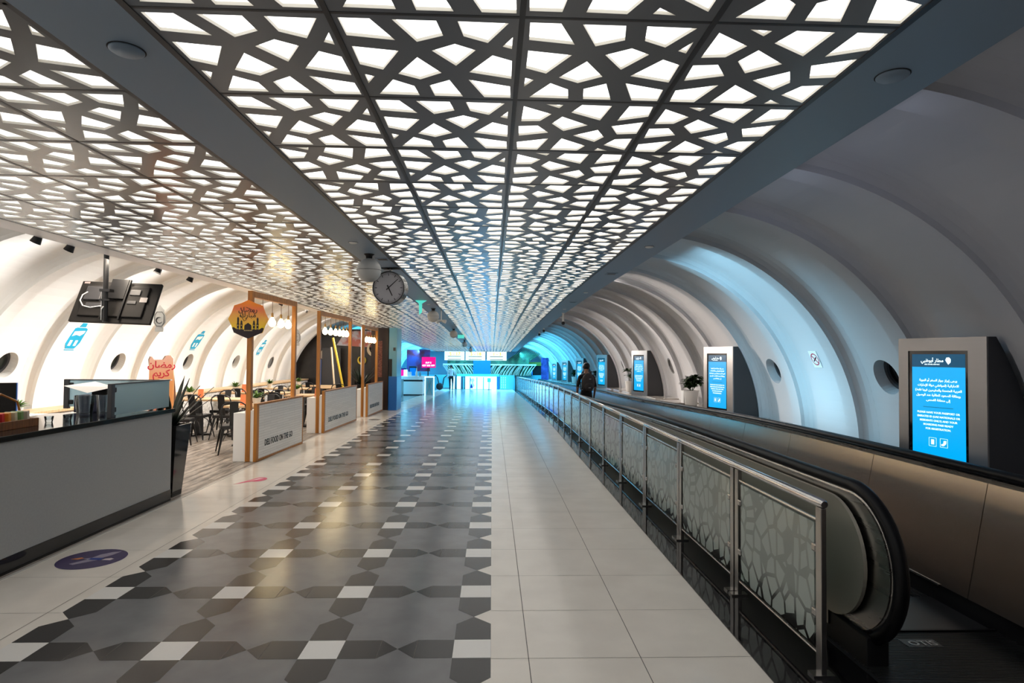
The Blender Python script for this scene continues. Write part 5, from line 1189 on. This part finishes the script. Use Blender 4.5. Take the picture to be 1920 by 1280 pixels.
# flat discs, downlights, vents, camera, exit sign
def disc(name, x, y, r_, lb, cat, grp=None, h=0.012, m_=None, ring=True):
    t = empty(name, (x, y, CZ - 0.0025 - cdrop(y)), lb, cat, grp)
    mb = MB(); mb.lathe([(0.001, -h), (r_ * 0.8, -h), (r_, -h * 0.4), (r_, 0), (0.001, 0)], n=32); mb.build('cover', m_ or m_soffit, t, smooth=40)
    if ring:
        mb = MB(); mb.lathe([(r_ + 0.004, -0.0015), (r_ + 0.004, 0)], n=32); mb.build('shadow_ring', m_darkpl, t)
    return t
disc('ceiling_disc', -1.27, 2.09, 0.055, 'flat round cover on the dark soffit, nearest the camera at upper left', 'ceiling cover'); disc('ceiling_disc', 1.465, 2.14, 0.055, 'flat round cover on the right soffit, at upper right', 'ceiling cover')
for x, y, lb in ((-1.30, 5.6, 'small downlight on the soffit just before the first globe speaker'), (1.475, 5.6, 'small downlight on the right soffit, nearest one'), (1.5, 9.6, 'small downlight on the right soffit beyond the vent'), (-1.28, 8.6, 'small downlight on the soffit just beyond the clock'), (-1.26, 11.9, 'small downlight on the soffit before the second globe speaker'), (1.52, 12.6, 'small white detector on the right soffit before the ceiling camera')):
    disc('downlight', x, y, 0.04, lb, 'downlight', 'small downlights on the soffits', 0.01, m_wpaint)
for x, y, lb in ((1.485, 7.45, 'square grille on the right soffit'), (1.5, 11.2, 'small dark grille on the right soffit beyond the square one'), (-1.20, 6.55, 'dark flat bracket plate beside the first globe speaker')):
    t = empty('ceiling_vent', (x, y, CZ - 0.0025 - cdrop(y)), lb, 'ceiling vent', 'small vents on the soffits')
    mb = MB(); mb.box(-0.07, 0.07, -0.07, 0.07, -0.006, 0); mb.build('frame', m_soffit, t); mb = MB(); mb.box(-0.05, 0.05, -0.05, 0.05, -0.0075, -0.006); mb.build('grille', m_black, t)
def camera_thing(x, y, L_, lb):
    t = empty('ceiling_camera', (x, y, CZ - 0.003 - cdrop(y)), lb, 'security camera', 'security cameras')
    mb = MB(); mb.lathe([(0.035, -0.01), (0.035, 0)], n=18); mb.tube([(0, 0, -0.01), (0, 0, -L_)], 0.02, 12); mb.build('arm', m_wpaint, t, smooth=40)
    mb = MB(); mb.sphere((0, 0, -L_ - 0.03), 0.042, 12); mb.build('dome', m_black, t, smooth=60)
camera_thing(1.61, 13.6, 0.20, 'white stemmed security camera with a dark dome on the right soffit'); camera_thing(1.60, 18.6, 0.06, 'smaller dark dome camera farther along the right soffit'); camera_thing(1.60, 20.4, 0.06, 'farthest dark dome camera on the right soffit')
t = empty('speaker_bracket', (-1.13, 13.3, CZ - 0.003 - cdrop(13.3)), 'small twin spotlight hanging beside the second globe speaker', 'spotlight')
mb = MB(); mb.tube([(0, 0, 0), (0, 0, -0.22)], 0.010, 8); mb.build('stem', m_wpaint, t)
for s_ in (-1, 1):
    mb = MB(); mb.tube([(s_ * 0.0, 0, -0.22), (s_ * 0.10, -0.03, -0.25)], [0.02, 0.045], 12); mb.build('lamp_head', m_globe, t, smooth=40)
t = empty('exit_sign', (-1.34, 11.2, CZ - 0.003 - cdrop(11.2)), 'green lit exit direction sign hanging from the soffit', 'exit sign')
m_exit = mat('green exit light', (0.1, 0.6, 0.5), 0.4, emit=(0.10, 0.75, 0.62), estr=0.6)
mb = MB(); mb.prism([(-.10, 0), (.12, 0), (.03, -.06), (.03, -.22), (-.02, -.27), (-.03, -.06)], sg, 0, 0.012); mb.build('panel', m_exit, t)
t = empty('exit_sign', (-1.17, 22.5, CZ - 0.003 - cdrop(22.5)), 'second lit exit sign farther along, between two globe speakers', 'exit sign')
mb = MB(); mb.box(-0.12, 0.12, -0.01, 0.01, -0.13, -0.0); mb.build('panel', m_exit, t)
for y in (5.62, 6.05, 7.62, 8.42, 10.6, 12.0, 13.6):
    t = empty('spotlight', (-4.165, y, CZ + 0.01 - cdrop(y)), 'small black spotlight peeping out above the cafe edge of the ceiling', 'spotlight', 'black spotlights on the cafe edge of the ceiling')
    mb = MB(); mb.tube([(0, 0, 0.05), (0.0, 0, 0.0)], 0.02, 10); mb.build('neck', m_black, t); mb = MB(); mb.tube([(0.0, 0, 0.0), (-0.03, 0, -0.055)], [0.032, 0.045], 14); mb.build('head', m_black, t, smooth=40)

# ================================================================== FAR END
def dd(y): return -drop(y)
m_teal = mat('teal lit laminate', (0.10, 0.42, 0.50), 0.4); m_green = noise_col(mat('dark green foliage', (0.02, 0.06, 0.03), 0.6), (0.008, 0.03, 0.016), (0.05, 0.14, 0.07), 3, 6, (1, 1, 1)); m_palec = mat('pale fluted cladding', (0.62, 0.62, 0.50), 0.5)
# information boards
for i, (x, tx, lb) in enumerate(((-2.12, '5 - 17', 'bright white gate information board with yellow numbers, leftmost of the three'), (-0.94, '5 - 18', 'bright white gate information board, middle of the three'), (0.26, '1 - 3', 'bright white gate information board, rightmost of the three'))):
    y = 34.0; t = empty('information_board', (x, y, 1.60), lb, 'information board', 'bright gate boards hanging at the far end')
    mb = MB(); mb.box(-0.56, 0.56, 0, 0.10, -0.25, 0.25); mb.build('lit_panel', m_board, t)
    text_obj('yellow_number', text_mesh('yellow_number', [tx], 0.26, m_yel, bold=0.03), (0.02, -0.012, 0.03), (1, 0, 0), (0, 0, 1), t)
    mb = MB(); mb.box(-0.38, 0.36, -0.012, -0.002, -0.045, -0.015); mb.build('grey_line', m_dgray, t); mb = MB(); mb.box(-0.38, 0.36, -0.012, -0.002, -0.22, -0.19); mb.build('grey_line', m_dgray, t)
    mb = MB()
    for s_ in (-0.4, 0.4): mb.tube([(s_, 0.05, 0.25), (s_, 0.05, CZ - cdrop(y) - 1.60)], 0.012, 6)
    mb.build('hangers', m_silver, t)
mb = MB(); mb.box(-3.8, 1.2, 42.2, 42.3, CZ - cdrop(42) - 0.0, CZ - cdrop(42) + 0.5); struct(mb.build('trim_10', m_wem))
# planter wall with grass like fins
t = empty('planter_screen', (0, 40.6, dd(40.6)), 'wide planter screen of dark green and pale curved blades behind the gate boards', 'planter')
mb = MB(); mb.box(-3.0, 2.5, 0.0, 0.5, 1.70, 1.98); mb.build('green_band', m_green, t); mb = MB(); mb.box(-3.3, 3.0, 0.0, 0.4, 1.60, 1.70); mb.build('pale_shelf', m_palec, t); mb = MB(); mb.box(-3.0, 2.7, 0.25, 0.3, 0.9, 1.60); mb.build('dark_back', m_green, t)
rnd = random.Random(5)
for i in range(56):
    x = -2.9 + i * 0.10 + rnd.uniform(-.03, .03); s_ = 1 if x < -0.3 else -1; l = rnd.uniform(0.25, 0.45); mb = MB()
    mb.tube([(x, 0.1, 0.92), (x - s_ * l * 0.25, 0.08, 1.15), (x - s_ * l * 0.7, 0.06, 1.42), (x - s_ * l * 1.1, 0.05, 1.6)], 0.016, 5); mb.build('blade', m_palec, t)
for i in range(14):
    mb = MB(); x = 1.5 + 0.12 * i; mb.tube([(x - 0.5, 0.1, 1.95), (x + 0.1, 0.1, 2.35), (x + 0.5, 0.15, 2.75)], [0.05, 0.035, 0.01], 6); mb.build('tall_leaf', m_green, t)
mb = MB(); mb.box(-1.25, -0.10, 40.4, 40.5, 1.01 + dd(40.5) , 1.98 + dd(40.5)); tag(mb.build('blue_screen', m_bluesc), 'plain blue rectangular screen below the gate boards at the far end', 'screen')
# counter with backlit white front and gates
t = empty('gate_desk', (0, 39.8, dd(39.8)), 'long white backlit desk with teal posts at the far end of the floor', 'desk')
mb = MB(); mb.box(-1.75, 0.32, 0, 0.5, 0.02, 0.86); mb.build('lit_front', m_wem, t)
mb = MB(); mb.box(-2.3, 0.5, 0, 0.6, 0.86, 1.0); mb.build('worktop', m_teal, t)
for x in (-1.42, -0.98, -0.55, -1.85): 
    mb = MB(); mb.box(x - 0.03, x + 0.03, -0.3, -0.24, 0.0, 0.82); mb.build('gate_post', m_teal, t)
for x0, x1 in ((-2.7, -2.45), (-2.3, -2.05), (0.36, 0.48)):
    mb = MB(); mb.box(x0, x1, -0.05, 0.0, 0.02, 0.86); mb.build('lit_pillar', m_wem if x1 < 0 else m_bluesc, t)
t = empty('notice_stand', (-0.18, 39.2, dd(39.2)), 'small notice stand in front of the white backlit desk', 'notice stand')
mb = MB(); mb.box(-0.11, 0.11, 0, 0.03, 0.50, 0.76); mb.build('board', m_teal, t); mb = MB(); mb.box(-0.025, 0.025, 0, 0.03, 0.02, 0.50); mb.build('pole', m_dgray, t); mb = MB(); mb.box(-0.12, 0.12, -0.1, 0.12, 0, 0.02); mb.build('foot', m_dgray, t)
t = empty('floor_graphic', (-1.25, 39.49, dd(39.5)), 'dark blue and pink figure print on the front of the white desk', 'sticker')
mb = MB(); mb.prism([(-.14, .66), (.02, .76), (.12, .6), (.02, .45), (.13, .25), (-.02, .1), (-.12, .2), (-.06, .42)], sg, 0, 0.01); mb.build('pink_shape', mat('pale pink print', (0.7, 0.5, 0.6), 0.5), t); mb = MB(); mb.prism([(-.15, .1), (-.12, .42), (-.02, .22), (.0, .08)], sg, 0.012, 0.02); mb.prism([(-.16, .74), (-.12, .76), (-.13, .5), (-.17, .5)], sg, 0.012, 0.02); mb.build('navy_shape', mat('navy print', (0.01, 0.03, 0.2), 0.5), t)
t = empty('glass_gate', (0.98, 39.6, dd(39.6)), 'teal glass gate with dotted pattern at the right of the white desk', 'gate')
mb = MB(); mb.box(-0.45, 0.50, 0, 0.05, 0.03, 0.95); mb.build('panel', m_teal, t); mb = MB()
for a in range(3):
    for b_ in range(7): mb.box(-0.36 + a * 0.13, -0.32 + a * 0.13, -0.012, -0.002, 0.12 + b_ * 0.11, 0.155 + b_ * 0.11)
mb.build('white_dots', m_wem, t); mb = MB(); mb.box(0.56, 0.62, 0, 0.05, 0, 0.95); mb.build('post', m_black, t)
# shops at the left
t = empty('display_counter', (-4.0, 29.5, dd(29.5)), 'white shop counter with a black band and glass top, beyond the blue pillar', 'counter')
mb = MB(); mb.box(-0.45, 0.62, 0, 1.2, 0.05, 0.68); mb.build('front', m_wpaint, t); mb = MB(); mb.box(-0.46, 0.63, -0.01, 1.2, 0.68, 0.76); mb.build('black_band', m_black, t); mb = MB(); mb.box(-0.45, 0.62, 0, 1.2, 0.76, 0.92); mb.build('lit_top', m_wpaint, t)
mb = MB(); mb.box(-0.45, 0.62, 0, 1.2, 0, 0.05); mb.build('plinth', m_black, t)
t = empty('side_counter', (-4.15, 27.5, dd(27.5)), 'narrow pale blue counter next to the blue pillar', 'counter'); mb = MB(); mb.box(-0.35, 0.02, 0, 0.8, 0, 0.80); mb.build('body', m_bluepl, t); mb = MB(); mb.box(-0.33, 0.0, 0.1, 0.14, 0.8, 1.5); mb.build('glass_panel', m_bluegl, t)
for i, (x, h_, lb, m_) in enumerate(((-4.25, 0.32, 'small white carton on the shop counter', m_wem), (-4.05, 0.22, 'low white carton on the shop counter', m_wpaint), (-3.72, 0.40, 'tall white bottle shape on the shop counter', m_wpaint), (-3.55, 0.26, 'short bottle at the right end of the shop counter', m_bluepl))):
    mb = MB(); z = 0.921 + dd(29.5)
    if i < 2: mb.box(x - 0.08, x + 0.08, 29.7, 29.85, z, z + h_)
    else: mb.lathe([(0.05, z), (0.06, z + h_ * 0.4), (0.02, z + h_ * 0.75), (0.015, z + h_)], (x, 29.8, 0), 14)
    tag(mb.build('shop_carton' if i < 2 else 'shop_bottle', m_), lb, 'carton' if i < 2 else 'bottle')
t = empty('chrome_display', (-3.23, 29.0, dd(29.0)), 'white display frame with crossed blue figures beside the shop counter', 'display stand')
mb = MB(); mb.box(0.0, 0.05, 0, 0.05, 0, 0.92); mb.box(0.42, 0.47, 0, 0.05, 0, 0.92); mb.box(0, 0.47, 0, 0.05, 0.88, 0.94); mb.build('frame', m_wem, t); mb = MB(); mb.tube([(0.1, 0.02, 0.1), (0.22, 0.02, 0.45), (0.15, 0.02, 0.8)], 0.025, 6); mb.tube([(0.36, 0.02, 0.1), (0.25, 0.02, 0.45), (0.33, 0.02, 0.8)], 0.025, 6); mb.build('crossed_figures', m_teal, t)
mb = MB(); mb.box(0.05, 0.42, 0.03, 0.05, 0.03, 0.88); mb.build('pane', m_bluegl, t)
t = empty('magenta_screen', (-3.6, 34.0, 1.22), 'magenta shop screen with white letters at the far left', 'screen'); mb = MB(); mb.box(-0.36, 0.42, 0, 0.06, -0.30, 0.30); mb.build('panel', m_mag, t)
text_obj('white_letters', text_mesh('white_letters', ['BUY 2', 'GET 20% OFF'], 0.12, m_wem, bold=0.03), (0.02, -0.01, -0.06), (1, 0, 0), (0, 0, 1), t)
mb = MB(); mb.box(-0.03, 0.03, 0.02, 0.05, -1.6 + 0.0, -0.30); mb.build('pole', m_black, t)
t = empty('purple_panel', (-4.6, 36.5, 1.55), 'dark red and purple shop wall print behind the magenta screen', 'poster'); mb = MB(); mb.box(-0.55, 0.85, 0, 0.06, -0.9, 0.40); mb.build('print', noise_col(mat('purple print', (0.2, 0.03, 0.12), 0.5), (0.25, 0.02, 0.05), (0.10, 0.08, 0.35), 1.5, 3, ramp=(0.4, 0.6)), t)
for i, (x, y, w_, h_, c_, lb) in enumerate(((-5.35, 31.5, 0.3, 1.5, (0.02, 0.10, 0.35), 'tall dark blue shop cabinet at the far left'), (-4.85, 32.6, 0.35, 1.35, (0.05, 0.02, 0.12), 'purple shop cabinet beside the dark blue one'), (-4.35, 33.2, 0.4, 1.45, (0.02, 0.03, 0.05), 'black shop cabinet left of the magenta screen'))):
    mb = MB(); mb.box(x - w_ / 2, x + w_ / 2, y, y + 0.4, dd(y), h_ + dd(y)); o = mb.build('shop_cabinet', mat('cabinet finish %d' % i, c_, 0.3)); tag(o, lb, 'cabinet', 'shop cabinets at the far left')
    mb = MB(); mb.box(x - w_ / 2 + 0.04, x + w_ / 2 - 0.04, y - 0.01, y, 0.6 + dd(y), h_ - 0.1 + dd(y)); mb.build('lit_shelf', m_bluesc if i != 1 else m_mag, o)
t = empty('escalator_rail', (-3.0, 40.0, dd(40)), 'black looped handrails of the far moving walkway, left of the white desk', 'handrail')
for x in (-1.0, -0.25):
    mb = MB(); mb.tube([(x, 0, 0.25), (x + 0.08, 0, 0.75), (x + 0.28, 0, 0.92), (x + 0.40, 0, 0.75), (x + 0.52, 0, 0.25)], 0.035, 8); mb.build('handrail_loop', m_black, t, smooth=60)
mb = MB(); mb.box(-1.9, 0.3, 0.1, 0.14, 0.1, 0.95); mb.build('teal_panel', m_teal, t)
for x, lb, s_ in ((-4.05, 'black rucksack shape on the floor left of the walking person', 1.0), (-3.30, 'round black bag on the floor beside the walking person', 0.8)):
    mb = MB(); mb.sphere((0, 0, 0.28 * s_), 0.28 * s_, 12, (1.0, 0.7, 1.0)); o = mb.build('black_bag', m_cloth, smooth=60); o.location = (x, 38.2, dd(38.2)); tag(o, lb, 'bag', 'black bags at the far end')
o = MB().add([(-.35, 0, 0), (-.05, 0, 0), (.28, 0.1, .6), (.0, 0.1, .75), (-.35, .1, 0), (-.05, .1, 0), (.28, 0.2, .6), (.0, 0.2, .75)], [(0, 1, 2, 3), (7, 6, 5, 4), (0, 4, 5, 1), (1, 5, 6, 2), (2, 6, 7, 3), (3, 7, 4, 0)]).build('red_bag', mat('maroon cloth', (0.25, 0.04, 0.08), 0.7)); o.location = (-4.6, 38.2, dd(38.2)); tag(o, 'maroon bag leaning beside the black rucksack shape', 'bag')
# walking person
y = 37.4
p2, k = person('person', (-2.52, y, dd(y)), 1.58, 'distant person in a pale blue shirt and dark trousers walking away near the gates', [(0.10, 0.12), (-0.03, -0.18)], [((-0.03, -0.06, 1.13), (-0.04, -0.10, 0.90)), ((0.04, 0.04, 1.13), (0.04, 0.13, 0.90))], m_lblue, m_navy, rz=0.0, sleeve=0.9)
# cafe kiosk bits at the far right
t = empty('snack_bar', (2.25, 41.0, dd(41)), 'dark snack bar with a glowing blue bottle shape at the far right end', 'bar counter')
mb = MB(); mb.box(-1.1, 1.6, 0, 0.6, 0, 0.95); mb.build('counter', m_teal, t); mb = MB(); mb.box(-1.1, 1.6, 0.55, 0.6, 0.95, 1.6); mb.build('back_wall', m_black, t); mb = MB(); mb.box(-1.0, 1.5, 0.2, 0.6, 1.6, 1.85); mb.build('olive_canopy', mat('olive canopy', (0.20, 0.22, 0.03), 0.6), t)
mb = MB(); mb.lathe([(0.2, 0.96), (0.2, 1.2), (0.07, 1.45), (0.06, 1.55)], (0.35, 0.3, 0), 16); tag(mb.build('bottle_shape', m_bluesc, t, smooth=40), None)
t = empty('tall_banner', (3.36, 38.5, dd(38.5)), 'tall dark blue banner with figures at the far right before the arches', 'banner'); mb = MB(); mb.box(-0.2, 0.28, 0, 0.05, 0.5, 2.1); mb.build('print', noise_col(mat('navy banner print', (0.02, 0.03, 0.2), 0.5), (0.01, 0.015, 0.12), (0.08, 0.10, 0.45), 2.5, 3), t); mb = MB(); mb.box(-0.02, 0.02, 0.01, 0.04, 0, 0.5); mb.build('pole', m_black, t)
